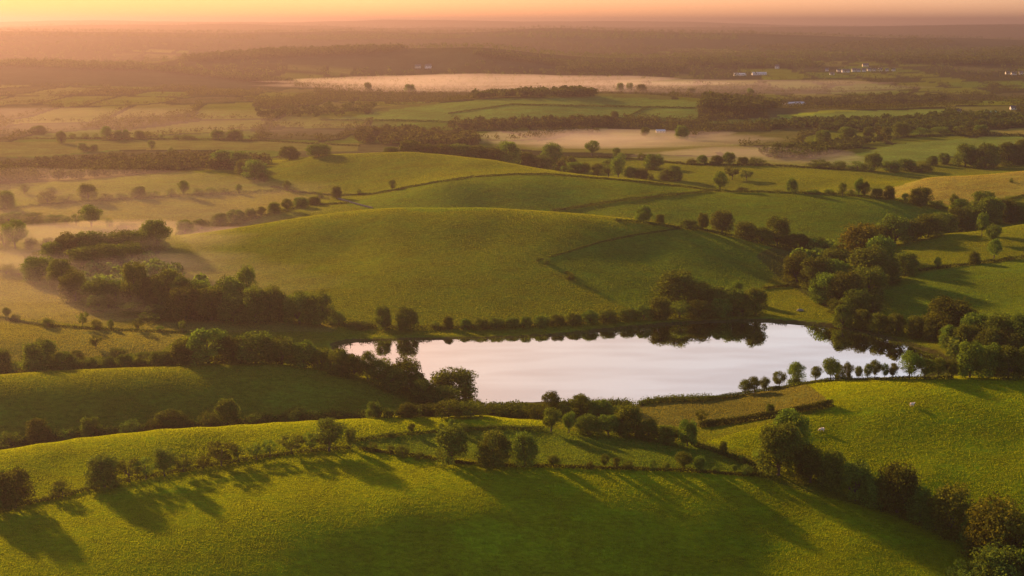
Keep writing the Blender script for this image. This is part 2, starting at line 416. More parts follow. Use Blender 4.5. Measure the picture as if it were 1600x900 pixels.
# ------------------------------------------------------------------ ground colours
GREEN = (0.086, 0.128, 0.010)
LUSH = (0.152, 0.192, 0.004)
OLIVE = (0.106, 0.130, 0.009)
HAY = (0.21, 0.19, 0.036)
PALE = (0.135, 0.140, 0.026)
ROUGH = (0.105, 0.108, 0.022)
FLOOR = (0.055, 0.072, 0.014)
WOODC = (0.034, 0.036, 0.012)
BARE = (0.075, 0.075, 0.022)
FARG = (0.130, 0.180, 0.028)  # GREEN raised: the glow of backlit blades, absent this far, put into colour
FARL = (0.21, 0.26, 0.02)  # LUSH raised likewise, sunlit glow painted into the far field
RIDGE_DARK = (0.040, 0.046, 0.020)  # dark green-brown slopes, deepened in place of relief shade on far ridges
FIELDS = [
    (LUSH, [(-400, 1500), (-400, 880), (0, 794), (150, 758), (300, 726), (420, 709), (550, 700), (640, 709), (760, 723), (900, 729), (1050, 735), (1180, 744), (1260, 769), (1400, 807), (1500, 852), (1570, 890), (1700, 1000), (2000, 1500)]),
    (LUSH, [(-400, 860), (0, 792), (150, 756), (300, 724), (420, 707), (545, 698), (545, 690), (700, 673), (850, 666), (845, 658), (760, 650), (600, 652), (430, 660), (250, 671), (120, 685), (0, 703), (-300, 745)]),
    (GREEN, [(550, 698), (640, 708), (760, 721), (900, 727), (1050, 733), (1180, 742), (1160, 720), (1080, 695), (1000, 681), (850, 668), (700, 674), (550, 691)]),
    (OLIVE, [(-300, 700), (0, 695), (250, 670), (430, 657), (600, 650), (660, 625), (560, 590), (430, 572), (200, 577), (0, 589), (-300, 600)]),
    (PALE, [(-300, 570), (0, 570), (250, 550), (290, 521), (180, 516), (0, 498), (-300, 470)]),
    (PALE, [(-300, 470), (0, 496), (180, 514), (300, 520), (520, 520), (530, 508), (300, 500), (150, 482), (90, 458), (0, 430), (-300, 430)]),
    (LUSH, [(1100, 690), (1200, 662), (1300, 640), (1260, 610), (1280, 594), (1380, 592), (1500, 589), (1600, 591), (1900, 590), (1900, 900), (1600, 870), (1480, 815), (1300, 760), (1200, 725)]),
    (ROUGH, [(995, 640), (1040, 624), (1100, 621), (1170, 615), (1255, 600), (1300, 634), (1200, 655), (1090, 668), (1010, 662), (930, 645)]),
    (OLIVE, [(232, 402), (300, 373), (400, 353), (500, 342), (600, 334), (760, 330), (900, 339), (1000, 350), (1060, 357), (1000, 365), (880, 396), (840, 406), (900, 440), (1000, 490), (560, 508), (400, 470), (300, 440)]),
    (GREEN, [(1062, 357), (1000, 366), (880, 397), (840, 407), (900, 440), (1000, 490), (1190, 450), (1240, 395), (1150, 372)]),
    (GREEN, [(540, 316), (600, 332), (760, 329), (860, 327), (1110, 299), (1000, 282), (850, 273), (740, 277), (620, 298)]),
    (GREEN, [(870, 329), (1110, 300), (1300, 304), (1400, 312), (1480, 326), (1390, 380), (1300, 395), (1170, 370), (1050, 350)]),
    (OLIVE, [(390, 264), (500, 243), (640, 239), (760, 251), (870, 271), (740, 276), (620, 296), (520, 303), (430, 291)]),
    (PALE, [(-200, 345), (0, 328), (160, 314), (300, 307), (440, 299), (500, 312), (420, 332), (280, 364), (150, 352), (0, 345)]),
    (OLIVE, [(-200, 330), (0, 326), (160, 312), (300, 305), (440, 297), (350, 266), (270, 269), (130, 283), (0, 292), (-200, 300)]),
    (OLIVE, [(290, 370), (480, 322), (560, 322), (640, 333), (500, 341), (400, 352)]),
    (HAY, [(1310, 296), (1450, 278), (1600, 267), (1800, 262), (1800, 300), (1600, 304), (1480, 321), (1380, 307)]),
    (OLIVE, [(1392, 381), (1480, 366), (1600, 350), (1800, 335), (1800, 390), (1600, 400), (1500, 414), (1400, 425)]),
    (GREEN, [(1370, 456), (1420, 432), (1500, 417), (1600, 406), (1800, 395), (1800, 500), (1600, 500), (1400, 490)]),
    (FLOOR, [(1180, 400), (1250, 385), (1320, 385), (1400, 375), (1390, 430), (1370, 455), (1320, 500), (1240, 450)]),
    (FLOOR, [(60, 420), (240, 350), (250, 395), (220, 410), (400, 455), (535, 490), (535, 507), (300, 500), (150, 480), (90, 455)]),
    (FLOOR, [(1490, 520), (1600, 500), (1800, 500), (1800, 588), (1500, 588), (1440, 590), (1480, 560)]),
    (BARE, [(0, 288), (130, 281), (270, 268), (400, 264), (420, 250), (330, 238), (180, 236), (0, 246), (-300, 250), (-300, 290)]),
    (PALE, [(760, 228), (900, 208), (1060, 212), (1200, 235), (1000, 240), (880, 238)]),
    (PALE, [(0, 245), (180, 234), (400, 235), (560, 236), (560, 224), (250, 218), (0, 222), (-300, 225), (-300, 245)]),
    (FARL, [(1205, 181), (1300, 172), (1395, 174), (1330, 184), (1260, 186)]),
    (FARG, [(1265, 255), (1400, 225), (1600, 210), (1600, 225), (1450, 250), (1330, 262)]),
    (HAY, [(1540, 203), (1610, 200), (1700, 200), (1700, 213), (1545, 211)]),
    (FARG, [(510, 187), (700, 160), (900, 149), (1090, 158), (1090, 186), (980, 186), (740, 190)]),
    (RIDGE_DARK, [(280, 93), (420, 81), (560, 78), (650, 76), (740, 84), (830, 95), (940, 105), (850, 112), (700, 106), (560, 106), (300, 103)]),
    (RIDGE_DARK, [(-100, 101), (0, 100), (200, 102), (300, 113), (400, 123), (470, 134), (440, 142), (250, 136), (100, 134), (-100, 130)]),
    (RIDGE_DARK, [(-200, 53), (200, 53), (500, 55), (700, 54), (860, 49), (960, 53), (1150, 57), (1400, 60), (1700, 63), (1700, 82), (1420, 70), (1250, 80), (1000, 72), (860, 66), (400, 70), (-200, 66)]),
    (FARG, [(1070, 195), (1190, 192), (1290, 192), (1370, 190), (1480, 186), (1480, 170), (1400, 172)]),
]

vx, vy = XX.ravel(), YY.ravel()
COLR = np.empty((vx.size, 3))
COLR[:] = OLIVE
# patchwork of small farms in the distance: one colour per field, dark hedge along its edges
fm = vy > 1180
fx, fy = vx[fm], vy[fm]
wx = fx + 60 * fbm(fx / 400, fy / 400, 51, 2) * 2
wy = fy + 80 * fbm(fx / 400, fy / 400, 61, 2) * 2
fz_ = ZZ.ravel()[fm]
cs, ct = 100.0, 165.0
gx, gy = wx / cs, wy / ct
b1 = np.full(gx.shape, 1e9); b2 = b1.copy(); idn = np.zeros(gx.shape)
for ox in (-1, 0, 1):
    for oy in (-1, 0, 1):
        ix, iy = np.floor(gx) + ox, np.floor(gy) + oy
        cx, cyy = ix + 0.15 + 0.7 * _hash(ix, iy, 71), iy + 0.15 + 0.7 * _hash(ix, iy, 72)
        dd = np.maximum(np.abs(gx - cx), np.abs(gy - cyy)) + 0.25 * np.hypot(gx - cx, gy - cyy)
        near = dd < b1
        b2 = np.where(near, b1, np.minimum(b2, dd))
        idn = np.where(near, _hash(ix, iy, 73), idn)
        b1 = np.where(near, dd, b1)
pal = np.array([GREEN, OLIVE, PALE, GREEN, WOODC, OLIVE, ROUGH, WOODC, BARE, WOODC]) * np.array([1.0, 1.0, 1.1])
fc = pal[np.clip((idn * 10).astype(int), 0, 9)]
woods = fbm(fx / 700, fy / 1100, 81, 3) - 0.2 * np.clip((-0.18 - fx / fy) * 10, 0, 1) * (fy < 2700) + np.clip((fy - 2300) / 6000, 0, 0.2) + np.clip((fz_ - 34) / 90, 0, 0.3) * (fy > 2700)
hedge = (b2 - b1) < 0.11 * np.clip(fy / 1800, 0.8, 2.0)
fc = np.where((hedge | (woods > np.where(fy > 2700, 0.085, 0.13)))[:, None], np.array(WOODC), fc)
fcm = 0
COLR[fm] = fc
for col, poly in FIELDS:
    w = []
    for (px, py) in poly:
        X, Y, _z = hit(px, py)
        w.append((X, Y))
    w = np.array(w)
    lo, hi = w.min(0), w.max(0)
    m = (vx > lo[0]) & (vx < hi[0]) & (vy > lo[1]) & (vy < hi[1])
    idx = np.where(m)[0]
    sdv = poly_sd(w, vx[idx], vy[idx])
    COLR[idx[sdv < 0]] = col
# muddy margin of the lake
sdl = sd.ravel()
mm = (sdl < 3.2)
COLR[mm] = (0.06, 0.058, 0.018)

me = bpy.data.meshes.new('ground')
nr, nc = ZZ.shape
me.vertices.add(nr * nc)
me.vertices.foreach_set('co', np.c_[vx, vy, ZZ.ravel()].astype(np.float32).ravel())
j, i = np.meshgrid(np.arange(nr - 1), np.arange(nc - 1), indexing='ij')
q = np.stack([j * nc + i, j * nc + i + 1, (j + 1) * nc + i + 1, (j + 1) * nc + i], -1).reshape(-1, 4)
me.loops.add(q.size)
me.loops.foreach_set('vertex_index', q.astype(np.int32).ravel())
me.polygons.add(len(q))
me.polygons.foreach_set('loop_start', (np.arange(len(q)) * 4).astype(np.int32))
me.polygons.foreach_set('loop_total', np.full(len(q), 4, np.int32))
me.polygons.foreach_set('use_smooth', np.ones(len(q), bool))
at = me.attributes.new('field_colour', 'FLOAT_COLOR', 'POINT')
at.data.foreach_set('color', np.c_[COLR, np.ones(len(COLR))].astype(np.float32).ravel())
me.update()
me.validate()

gm, nt = new_mat('pasture')
att = nd(nt, 'ShaderNodeAttribute', attribute_name='field_colour')
geo = nd(nt, 'ShaderNodeNewGeometry')


def noise(scale, stretch=(1, 1, 1), detail=4, rough=0.6):
    mp = nd(nt, 'ShaderNodeMapping')
    mp.inputs['Scale'].default_value = stretch
    ln(nt, geo, 'Position', mp, 'Vector')
    n = nd(nt, 'ShaderNodeTexNoise', i_Scale=scale, i_Detail=detail, i_Roughness=rough)
    ln(nt, mp, 0, n, 'Vector')
    return n


n_big, n_mid, n_fine, n_tuft = noise(0.02), noise(0.11, (0.6, 1, 1)), noise(0.9, (0.45, 1, 1), 5, 0.7), noise(0.32, (0.5, 1.2, 1), 6, 0.65)
prev = (att, 'Color')
for n, lo, hi in ((n_big, 0.78, 1.22), (n_mid, 0.80, 1.20), (n_fine, 0.50, 1.50)):
    mr = nd(nt, 'ShaderNodeMapRange')
    mr.inputs['From Min'].default_value = 0.28
    mr.inputs['From Max'].default_value = 0.72
    mr.inputs['To Min'].default_value = lo
    mr.inputs['To Max'].default_value = hi
    ln(nt, n, 'Fac', mr, 'Value')
    mx = nd(nt, 'ShaderNodeVectorMath', operation='SCALE')
    ln(nt, prev[0], prev[1], mx, 0)
    ln(nt, mr, 'Result', mx, 'Scale')
    prev = (mx, 'Vector')
hsv = nd(nt, 'ShaderNodeHueSaturation')
mh = nd(nt, 'ShaderNodeMapRange')
mh.inputs['From Min'].default_value = 0.3; mh.inputs['From Max'].default_value = 0.7
mh.inputs['To Min'].default_value = 0.475; mh.inputs['To Max'].default_value = 0.52
ln(nt, n_mid, 'Fac', mh, 'Value')
ln(nt, mh, 0, hsv, 'Hue')
ln(nt, prev[0], prev[1], hsv, 'Color')
bp = nd(nt, 'ShaderNodeBump', i_Strength=0.75, i_Distance=0.55)
ln(nt, n_tuft, 'Fac', bp, 'Height')
bp2 = nd(nt, 'ShaderNodeBump', i_Strength=0.6, i_Distance=0.22)
ln(nt, n_fine, 'Fac', bp2, 'Height')
ln(nt, bp, 0, bp2, 'Normal')
pb = nd(nt, 'ShaderNodeBsdfPrincipled', i_Roughness=0.9)
pb.inputs['Specular IOR Level'].default_value = 0.0
pb.inputs['Sheen Weight'].default_value = 0.0
pb.inputs['Sheen Roughness'].default_value = 0.5
pb.inputs['Sheen Tint'].default_value = (0.8, 0.8, 0.2, 1)
ln(nt, hsv, 0, pb, 'Base Color')
ln(nt, bp2, 0, pb, 'Normal')
out = nd(nt, 'ShaderNodeOutputMaterial')
ln(nt, pb, 0, out, 'Surface')
ground = link_obj('ground', me, (gm,))
tag(ground, 'rolling green and yellow pasture fields spreading to the horizon', 'ground', kind='structure')

# ------------------------------------------------------------------ lake
lk = bmesh.new()
big = []
cxy = LAKE.mean(0)
for p in LAKE:
    d = p - cxy
    p = cxy + d * (1 + 7.0 / np.hypot(*d))
    big.append(lk.verts.new((p[0], p[1], 0.0)))
f = lk.faces.new(big)
if f.normal.z < 0:
    f.normal_flip()
bmesh.ops.triangulate(lk, faces=[f])
lme = bpy.data.meshes.new('lake')
lk.to_mesh(lme)
lm, nt = new_mat('still_water')
geo = nd(nt, 'ShaderNodeNewGeometry')
nw = nd(nt, 'ShaderNodeTexNoise', i_Scale=0.35, i_Detail=3.0)
mp = nd(nt, 'ShaderNodeMapping'); mp.inputs['Scale'].default_value = (0.25, 1, 1)
ln(nt, geo, 'Position', mp, 'Vector'); ln(nt, mp, 0, nw, 'Vector')
bw = nd(nt, 'ShaderNodeBump', i_Strength=0.03, i_Distance=0.12)
ln(nt, nw, 'Fac', bw, 'Height')
wd_ = nd(nt, 'ShaderNodeBsdfDiffuse')
wd_.inputs['Color'].default_value = (0.030, 0.030, 0.022, 1)
wg = nd(nt, 'ShaderNodeBsdfGlossy', i_Roughness=0.015)
wn = nd(nt, 'ShaderNodeTexNoise', i_Scale=0.028, i_Detail=2.0)
mp2 = nd(nt, 'ShaderNodeMapping'); mp2.inputs['Scale'].default_value = (0.55, 1.6, 1)
ln(nt, geo, 'Position', mp2, 'Vector'); ln(nt, mp2, 0, wn, 'Vector')
wr = nd(nt, 'ShaderNodeValToRGB')  # uneven mirror colour paints in soft cloud reflections
wr.color_ramp.elements[0].position = 0.40; wr.color_ramp.elements[0].color = (0.84, 0.81, 0.79, 1)
wr.color_ramp.elements[1].position = 0.60; wr.color_ramp.elements[1].color = (0.94, 0.94, 0.93, 1)
ln(nt, wn, 'Fac', wr, 'Fac'); ln(nt, wr, 0, wg, 'Color')
ln(nt, bw, 0, wg, 'Normal')
lw = nd(nt, 'ShaderNodeLayerWeight', i_Blend=0.80)
wb = nd(nt, 'ShaderNodeMixShader')
ln(nt, lw, 'Fresnel', wb, 0); ln(nt, wd_, 0, wb, 1); ln(nt, wg, 0, wb, 2)
out = nd(nt, 'ShaderNodeOutputMaterial')
ln(nt, wb, 0, out, 'Surface')
lake = link_obj('lake', lme, (lm,))
tag(lake, 'still pale lake mirroring the bright sky and shore trees', 'lake', kind='structure')


# ------------------------------------------------------------------ haze and mist
def volume_mat(name, dens, col, g):
    m, nt = new_mat(name)
    v = nd(nt, 'ShaderNodeVolumePrincipled')
    v.inputs['Color'].default_value = (*col, 1)
    v.inputs['Density'].default_value = dens
    v.inputs['Anisotropy'].default_value = g
    o = nd(nt, 'ShaderNodeOutputMaterial')
    ln(nt, v, 0, o, 'Volume')
    return m


hb = bmesh.new()
x0, x1, y0, y1, z0, z1 = -60000, 60000, -600, 27500, -60, 180
vs = [hb.verts.new(c) for c in ((x0, y0, z0), (x1, y0, z0), (x1, y1, z0), (x0, y1, z0), (x0, y0, z1), (x1, y0, z1), (x1, y1, z1), (x0, y1, z1))]
for fc_ in ((3, 2, 1, 0), (4, 5, 6, 7), (0, 1, 5, 4), (1, 2, 6, 5), (2, 3, 7, 6), (3, 0, 4, 7)):
    hb.faces.new([vs[k] for k in fc_])
hme = bpy.data.meshes.new('haze')
hb.to_mesh(hme)
haze = link_obj('haze', hme, (volume_mat('haze_air', 1.45e-4, (0.35, 0.275, 0.285), 0.60),))
tag(haze, 'warm morning haze hanging over the whole valley', 'haze', kind='stuff')


def mist(label, px, py, Y, hx, hy, hz, dens, z, seed):
    a, _s = ray(px, py)
    bm = bmesh.new()
    bmesh.ops.create_icosphere(bm, subdivisions=5, radius=1.0)
    for v in bm.verts:
        n = v.co.copy()
        k = 1 + 0.55 * float(fbm(np.array([n.x * 2.3 + seed]), np.array([n.y * 2.3 + 5 * n.z]), seed, 3)[0])
        v.co = Vector((n.x * hx * k, n.y * hy * k, n.z * hz * k))
    m = bpy.data.meshes.new('mist')
    bm.to_mesh(m)
    o = link_obj('mist', m, (volume_mat('mist_air', dens, (1.0, 0.87, 0.80), 0.46),))
    o.location = (a * Y, Y, z)
    tag(o, label, 'mist', kind='stuff')


mist('bright pink mist lying in the far valley', 740, 131, 2560, 470, 260, 16, 0.0020, 8, 3)
mist('thin mist trailing right along the far valley', 1150, 138, 2450, 380, 200, 12, 0.0012, 8, 11)
mist('pale mist over the field behind the lone trees', 930, 218, 1400, 200, 120, 7, 0.0055, 4, 5)
mist('thin mist on the scrub right of the pale field', 1180, 250, 1180, 110, 80, 6, 0.003, 7, 9)
mist('golden mist behind the far left hedge', 180, 200, 1620, 480, 220, 12, 0.0008, 6, 7)
mist('thin golden mist on the left valley floor', 120, 470, 620, 170, 90, 11, 0.0018, 2, 13)
mist('golden mist low over the left hazy fields', 60, 330, 900, 260, 160, 16, 0.0008, 5, 15)
mist('thin brown mist among the woods left of the central hill', 190, 420, 690, 120, 70, 16, 0.0022, 4, 17)

# ------------------------------------------------------------------ plants
def leaf_material(name, base, var=0.35):
    m, nt = new_mat(name)
    oi = nd(nt, 'ShaderNodeObjectInfo')
    at = nd(nt, 'ShaderNodeAttribute', attribute_name='leaf')
    mul = nd(nt, 'ShaderNodeMapRange')
    mul.inputs['To Min'].default_value = 1 - var
    mul.inputs['To Max'].default_value = 1 + var
    ln(nt, oi, 'Random', mul, 'Value')
    mul2 = nd(nt, 'ShaderNodeMapRange')
    mul2.inputs['To Min'].default_value = 0.55
    mul2.inputs['To Max'].default_value = 1.45
    ln(nt, at, 'Fac', mul2, 'Value')
    mm_ = nd(nt, 'ShaderNodeMath', operation='MULTIPLY')
    ln(nt, mul, 0, mm_, 0); ln(nt, mul2, 0, mm_, 1)
    hsv = nd(nt, 'ShaderNodeHueSaturation')
    hsv.inputs['Color'].default_value = (*base, 1)
    mh = nd(nt, 'ShaderNodeMapRange')
    mh.inputs['To Min'].default_value = 0.47; mh.inputs['To Max'].default_value = 0.525
    ln(nt, oi, 'Random', mh, 'Value')
    ln(nt, mh, 0, hsv, 'Hue')
    ln(nt, mm_, 0, hsv, 'Value')
    d = nd(nt, 'ShaderNodeBsdfDiffuse')
    t = nd(nt, 'ShaderNodeBsdfTranslucent')
    ln(nt, hsv, 0, d, 'Color')
    br = nd(nt, 'ShaderNodeMix', data_type='RGBA', blend_type='MULTIPLY')
    br.inputs[0].default_value = 1.0
    br.inputs['B'].default_value = (1.9, 1.75, 0.6, 1)
    ln(nt, hsv, 0, br, 'A')
    ln(nt, br, 'Result', t, 'Color')
    mx = nd(nt, 'ShaderNodeMixShader', i_0=0.42)
    ln(nt, d, 0, mx, 1); ln(nt, t, 0, mx, 2)
    o = nd(nt, 'ShaderNodeOutputMaterial')
    ln(nt, mx, 0, o, 'Surface')
    return m


LEAF = leaf_material('leaves_green', (0.086, 0.122, 0.018))
LEAF_SUN_GOLD = leaf_material('leaves_sun_gold', (0.105, 0.112, 0.014), 0.2)  # slightly olive leaves with the low sun's gold put into the colour
HEDGE = leaf_material('hedge_leaves', (0.046, 0.062, 0.013), 0.2)
bark, nt = new_mat('bark')
geo = nd(nt, 'ShaderNodeNewGeometry')
nb = nd(nt, 'ShaderNodeTexNoise', i_Scale=6.0, i_Detail=4.0)
ln(nt, geo, 'Position', nb, 'Vector')
rb = nd(nt, 'ShaderNodeValToRGB')
rb.color_ramp.elements[0].color = (0.03, 0.022, 0.014, 1)
rb.color_ramp.elements[1].color = (0.09, 0.07, 0.05, 1)
ln(nt, nb, 'Fac', rb, 'Fac')
pbk = nd(nt, 'ShaderNodeBsdfPrincipled', i_Roughness=0.9)
ln(nt, rb, 0, pbk, 'Base Color')
o_ = nd(nt, 'ShaderNodeOutputMaterial')
ln(nt, pbk, 0, o_, 'Surface')


def quads_mesh(name, cen, nor, size, r, tone=None):
    """one mesh of many small four-cornered leaves"""
    n = len(cen)
    nor = nor / (np.linalg.norm(nor, axis=1, keepdims=True) + 1e-9)
    ref = r.normal(size=(n, 3))
    t = np.cross(nor, ref)
    t /= np.linalg.norm(t, axis=1, keepdims=True) + 1e-9
    b = np.cross(nor, t)
    sz = np.broadcast_to(np.asarray(size, float), (n,))[:, None]
    asp = r.uniform(0.55, 1.0, (n, 1))
    v = np.stack([cen - t * sz * .5, cen - b * sz * .5 * asp + nor * sz * .08, cen + t * sz * .5, cen + b * sz * .5 * asp - nor * sz * .08], 1).reshape(-1, 3)
    me = bpy.data.meshes.new(name)
    me.vertices.add(4 * n)
    me.vertices.foreach_set('co', v.astype(np.float32).ravel())
    me.loops.add(4 * n)
    me.loops.foreach_set('vertex_index', np.arange(4 * n, dtype=np.int32))
    me.polygons.add(n)
    me.polygons.foreach_set('loop_start', (np.arange(n) * 4).astype(np.int32))
    me.polygons.foreach_set('loop_total', np.full(n, 4, np.int32))
    a = me.attributes.new('leaf', 'FLOAT', 'FACE')
    a.data.foreach_set('value', (r.uniform(0, 1, n) if tone is None else np.clip(tone, 0, 1)).astype(np.float32))
    me.update()
    return me


def crown_points(r, style, n_leaf):
    """leaf positions of a crown, in a tree one unit high and one unit wide"""
    if style == 'R':
        zc, rz, rx, nc, cr0 = 0.59, 0.41, 0.43, 44, 0.15
    elif style == 'T':
        zc, rz, rx, nc, cr0 = 0.58, 0.42, 0.40, 40, 0.15
    elif style == 'S':
        zc, rz, rx, nc, cr0 = 0.60, 0.38, 0.44, 26, 0.12
    elif style == 'B':
        zc, rz, rx, nc, cr0 = 0.40, 0.58, 0.44, 30, 0.17
    else:
        zc, rz, rx, nc, cr0 = 0.52, 0.47, 0.44, 62, 0.150
    d = r.normal(size=(nc, 3))
    d /= np.linalg.norm(d, axis=1, keepdims=True)
    rad = r.uniform(0.45, 1.0, (nc, 1)) ** 0.6
    if style in 'DB':
        zz = 0.05 + 0.86 * r.uniform(0, 1, nc) ** 0.9
        prof = np.where(zz > .38, np.sqrt(np.clip(1 - ((zz - .38) / .60) ** 2, 0.02, 1)), .86 + .14 * zz / .38)
        an = r.uniform(0, 2 * math.pi, nc)
        rq = prof * (rx - cr0 * .55) * r.uniform(0.25, 1.0, nc) ** 0.42
        c = np.stack([np.cos(an) * rq, np.sin(an) * rq, (zz - zc) * (0.97 - cr0 * .6)], 1)
    else:
        c = d * rad * np.array([rx - cr0 * .55, rx - cr0 * .55, rz - cr0 * .5])
    # lean of the outline: a few directions bulge, a few are bitten
    for _ in range(4):
        u = r.normal(size=3); u /= np.linalg.norm(u)
        c *= 1 + r.uniform(-0.16, 0.14) * np.clip(d @ u, 0, 1)[:, None] ** 2
    c += np.array([0, 0, zc])
    c[:, 2] = np.maximum(c[:, 2], 0.06 if style in 'DB' else 0.2)
    rr = cr0 * r.uniform(0.65, 1.25, nc)
    k = r.integers(0, nc, n_leaf)
    e = r.normal(size=(n_leaf, 3))
    e /= np.linalg.norm(e, axis=1, keepdims=True)
    rho = r.uniform(0.35, 1.0, (n_leaf, 1)) ** 0.45 * (1 + 0.1 * r.normal(size=(n_leaf, 1)))
    pts = c[k] + e * rho * rr[k][:, None]
    pts[:, 2] = np.maximum(pts[:, 2], 0.015 + 0.04 * r.uniform(size=n_leaf))
    nor = e + 0.55 * r.normal(size=(n_leaf, 3)) + np.array([0, 0, 0.25])
    tone = 0.5 + 0.22 * r.normal(size=nc)[k] + 0.16 * r.normal(size=n_leaf)
    return pts, nor, tone, c


def limb_mesh(name, segs):
    """tapered limbs: list of (point, radius) chains"""
    bm = bmesh.new()
    for chain in segs:
        prev = None
        for kk, (p, rd) in enumerate(chain):
            p = Vector(p)
            dirv = (Vector(chain[min(kk + 1, len(chain) - 1)][0]) - Vector(chain[max(kk - 1, 0)][0])).normalized()
            qx = dirv.to_track_quat('Z', 'Y')
            ring = [bm.verts.new(p + qx @ Vector((math.cos(2 * math.pi * i / 7) * rd, math.sin(2 * math.pi * i / 7) * rd, 0))) for i in range(7)]
            if prev:
                for i in range(7):
                    bm.faces.new((prev[i], prev[(i + 1) % 7], ring[(i + 1) % 7], ring[i]))
            prev = ring
        bm.faces.new(prev)
    me = bpy.data.meshes.new(name)
    bm.to_mesh(me)
    me.materials.append(bark)
    return me


PROTO = {}
CROWN_N = {'R': 5200, 'T': 5200, 'S': 2600, 'B': 4200, 'D': 9500, 'G': 7600}
for st, count in (('D', 7), ('R', 4), ('T', 3), ('S', 5), ('B', 5), ('G', 3)):
    PROTO[st] = []
    for k in range(count):
        r = np.random.default_rng(100 + 31 * k + ord(st))
        base = 'D' if st == 'G' else st
        pts, nor, tone, cl = crown_points(r, base, CROWN_N[st])
        cm = quads_mesh('crown', pts, nor, r.uniform(0.026, 0.05, len(pts)), r, tone)
        cm.materials.append(LEAF_SUN_GOLD if st == 'G' else LEAF)
        top = 0.62 if base in 'RTDS' else 0.4
        fork = 0.22 if base in 'RTS' else 0.12
        t0 = 0.030 if base != 'S' else 0.022
        segs = [[((0, 0, -0.06), t0 * 1.5), ((0, 0, 0.03), t0 * 1.05), ((r.normal() * .01, r.normal() * .01, fork), t0 * .85), ((r.normal() * .03, r.normal() * .03, top), t0 * .35)]]
        for c in cl[r.permutation(len(cl))[:9]]:
            z0_ = fork * r.uniform(0.8, 1.5)
            m_ = (np.array([0, 0, z0_]) * .45 + c * .55) + np.array([0, 0, -0.03])
            segs.append([((0, 0, z0_), t0 * .5), (tuple(m_), t0 * .32), (tuple(c), t0 * .12)])
        PROTO[st].append((cm, limb_mesh('trunk', segs)))

KIND = {'D': ('round_tree', 'tree'), 'R': ('round_tree', 'tree'), 'T': ('tall_tree', 'tree'), 'S': ('thorn_tree', 'tree'), 'B': ('bush', 'bush'), 'G': ('sun_gold_tree', 'tree')}
LOOK = {'D': 'dense round tree', 'R': 'round-topped tree', 'T': 'tall oval tree', 'S': 'ragged thorn tree', 'B': 'low green bush', 'G': 'sunlit golden-green tree'}
ORD = 'leftmost second third fourth fifth sixth seventh eighth ninth tenth eleventh twelfth thirteenth fourteenth fifteenth sixteenth seventeenth eighteenth nineteenth twentieth'.split()
ORD += ['twenty-' + o for o in 'first second third fourth fifth sixth seventh eighth ninth'.split()]
tree_no = 0


def plant(px, py, h, w, st, skip=0.0):
    global tree_no
    X, Y, z = hit(px, py, skip)
    _, s = ray(px, py - h)
    ht = max(1.2, CAM_H + s * Y - z)
    if skip:
        ht = min(ht, 1.5 * h * Y / FOC + 2.0)
    wd_ = w * Y / FOC * 1.30
    ht *= 1.09
    tree_no += 1
    cm, tm = PROTO[st][(tree_no * 7 + int(px)) % len(PROTO[st])]
    root = bpy.data.objects.new(KIND[st][0], None)
    root.empty_display_size = 0.5
    COL.objects.link(root)
    root.location = (X, Y, z - 0.02)
    root.rotation_euler = (0, 0, (tree_no * 2.399) % 6.283)
    root.scale = (wd_, wd_, ht)
    c = bpy.data.objects.new('foliage' if st == 'B' else 'crown', cm)
    COL.objects.link(c); c.parent = root
    t = bpy.data.objects.new('stem' if st == 'B' else 'trunk', tm)
    COL.objects.link(t); t.parent = root
    return root


ALL_ROWS = []


def row(where, group, items, skip=0.0):
    items = sorted(items, key=lambda q: q[0])
    n = len(items)
    for k, (px, py, h, w, st) in enumerate(items):
        o = plant(px, py, h, w, st, skip)
        if n == 1:
            lab = f"{LOOK[st]} {where}"
        else:
            od = ORD[k] if k < n - 1 else 'rightmost'
            lab = f"{LOOK[st]}, {od}{' plant' if k in (0, n - 1) else ' plant from left'} {where}"
        tag(o, lab, KIND[st][1], group)


row('in the hedge left along the near field', 'trees and bushes in the near left hedge', [
    (-14, 800, 46, 44, 'D'), (24, 793, 57, 58, 'D'), (82, 780, 16, 16, 'S'), (98, 777, 24, 36, 'S'), (163, 762, 48, 56, 'D'), (202, 753, 36, 40, 'S'), (228, 749, 33, 36, 'S'), (257, 744, 46, 36, 'T'),
    (287, 737, 26, 42, 'S'), (318, 732, 20, 26, 'S'), (346, 728, 38, 58, 'S'), (372, 722, 26, 28, 'S'), (401, 718, 25, 28, 'S'), (422, 715, 27, 24, 'S'), (455, 709, 30, 46, 'S'), (486, 706, 30, 28, 'S'), (514, 705, 46, 60, 'R'), (547, 701, 32, 18, 'T')])
row('in the hedge right along the near field', 'trees and bushes in the near right hedge', [
    (582, 705, 13, 17, 'B'), (610, 709, 14, 13, 'S'), (629, 712, 17, 22, 'B'), (655, 717, 12, 15, 'B'), (705, 724, 54, 52, 'D'), (772, 729, 52, 52, 'D'), (820, 729, 50, 40, 'D'), (865, 729, 17, 22, 'R'),
    (922, 731, 10, 12, 'B'), (945, 731, 20, 14, 'R'), (963, 731, 15, 13, 'R'), (981, 733, 13, 17, 'B'), (1020, 734, 16, 14, 'B'), (1040, 736, 15, 13, 'B'), (1068, 735, 28, 28, 'R'), (1093, 736, 22, 19, 'D'),
    (1118, 738, 9, 12, 'B'), (1147, 739, 13, 11, 'R'), (1166, 741, 14, 20, 'B')])
row('in the hedge splitting the two small fields', 'bushes in the middle near hedge', [
    (551, 688, 18, 12, 'R'), (612, 682, 9, 15, 'B'), (643, 677, 15, 13, 'R'), (690, 674, 12, 8, 'R'), (706, 673, 17, 12, 'R'), (724, 673, 12, 22, 'B'), (762, 671, 8, 20, 'B'), (820, 671, 6, 14, 'B')])
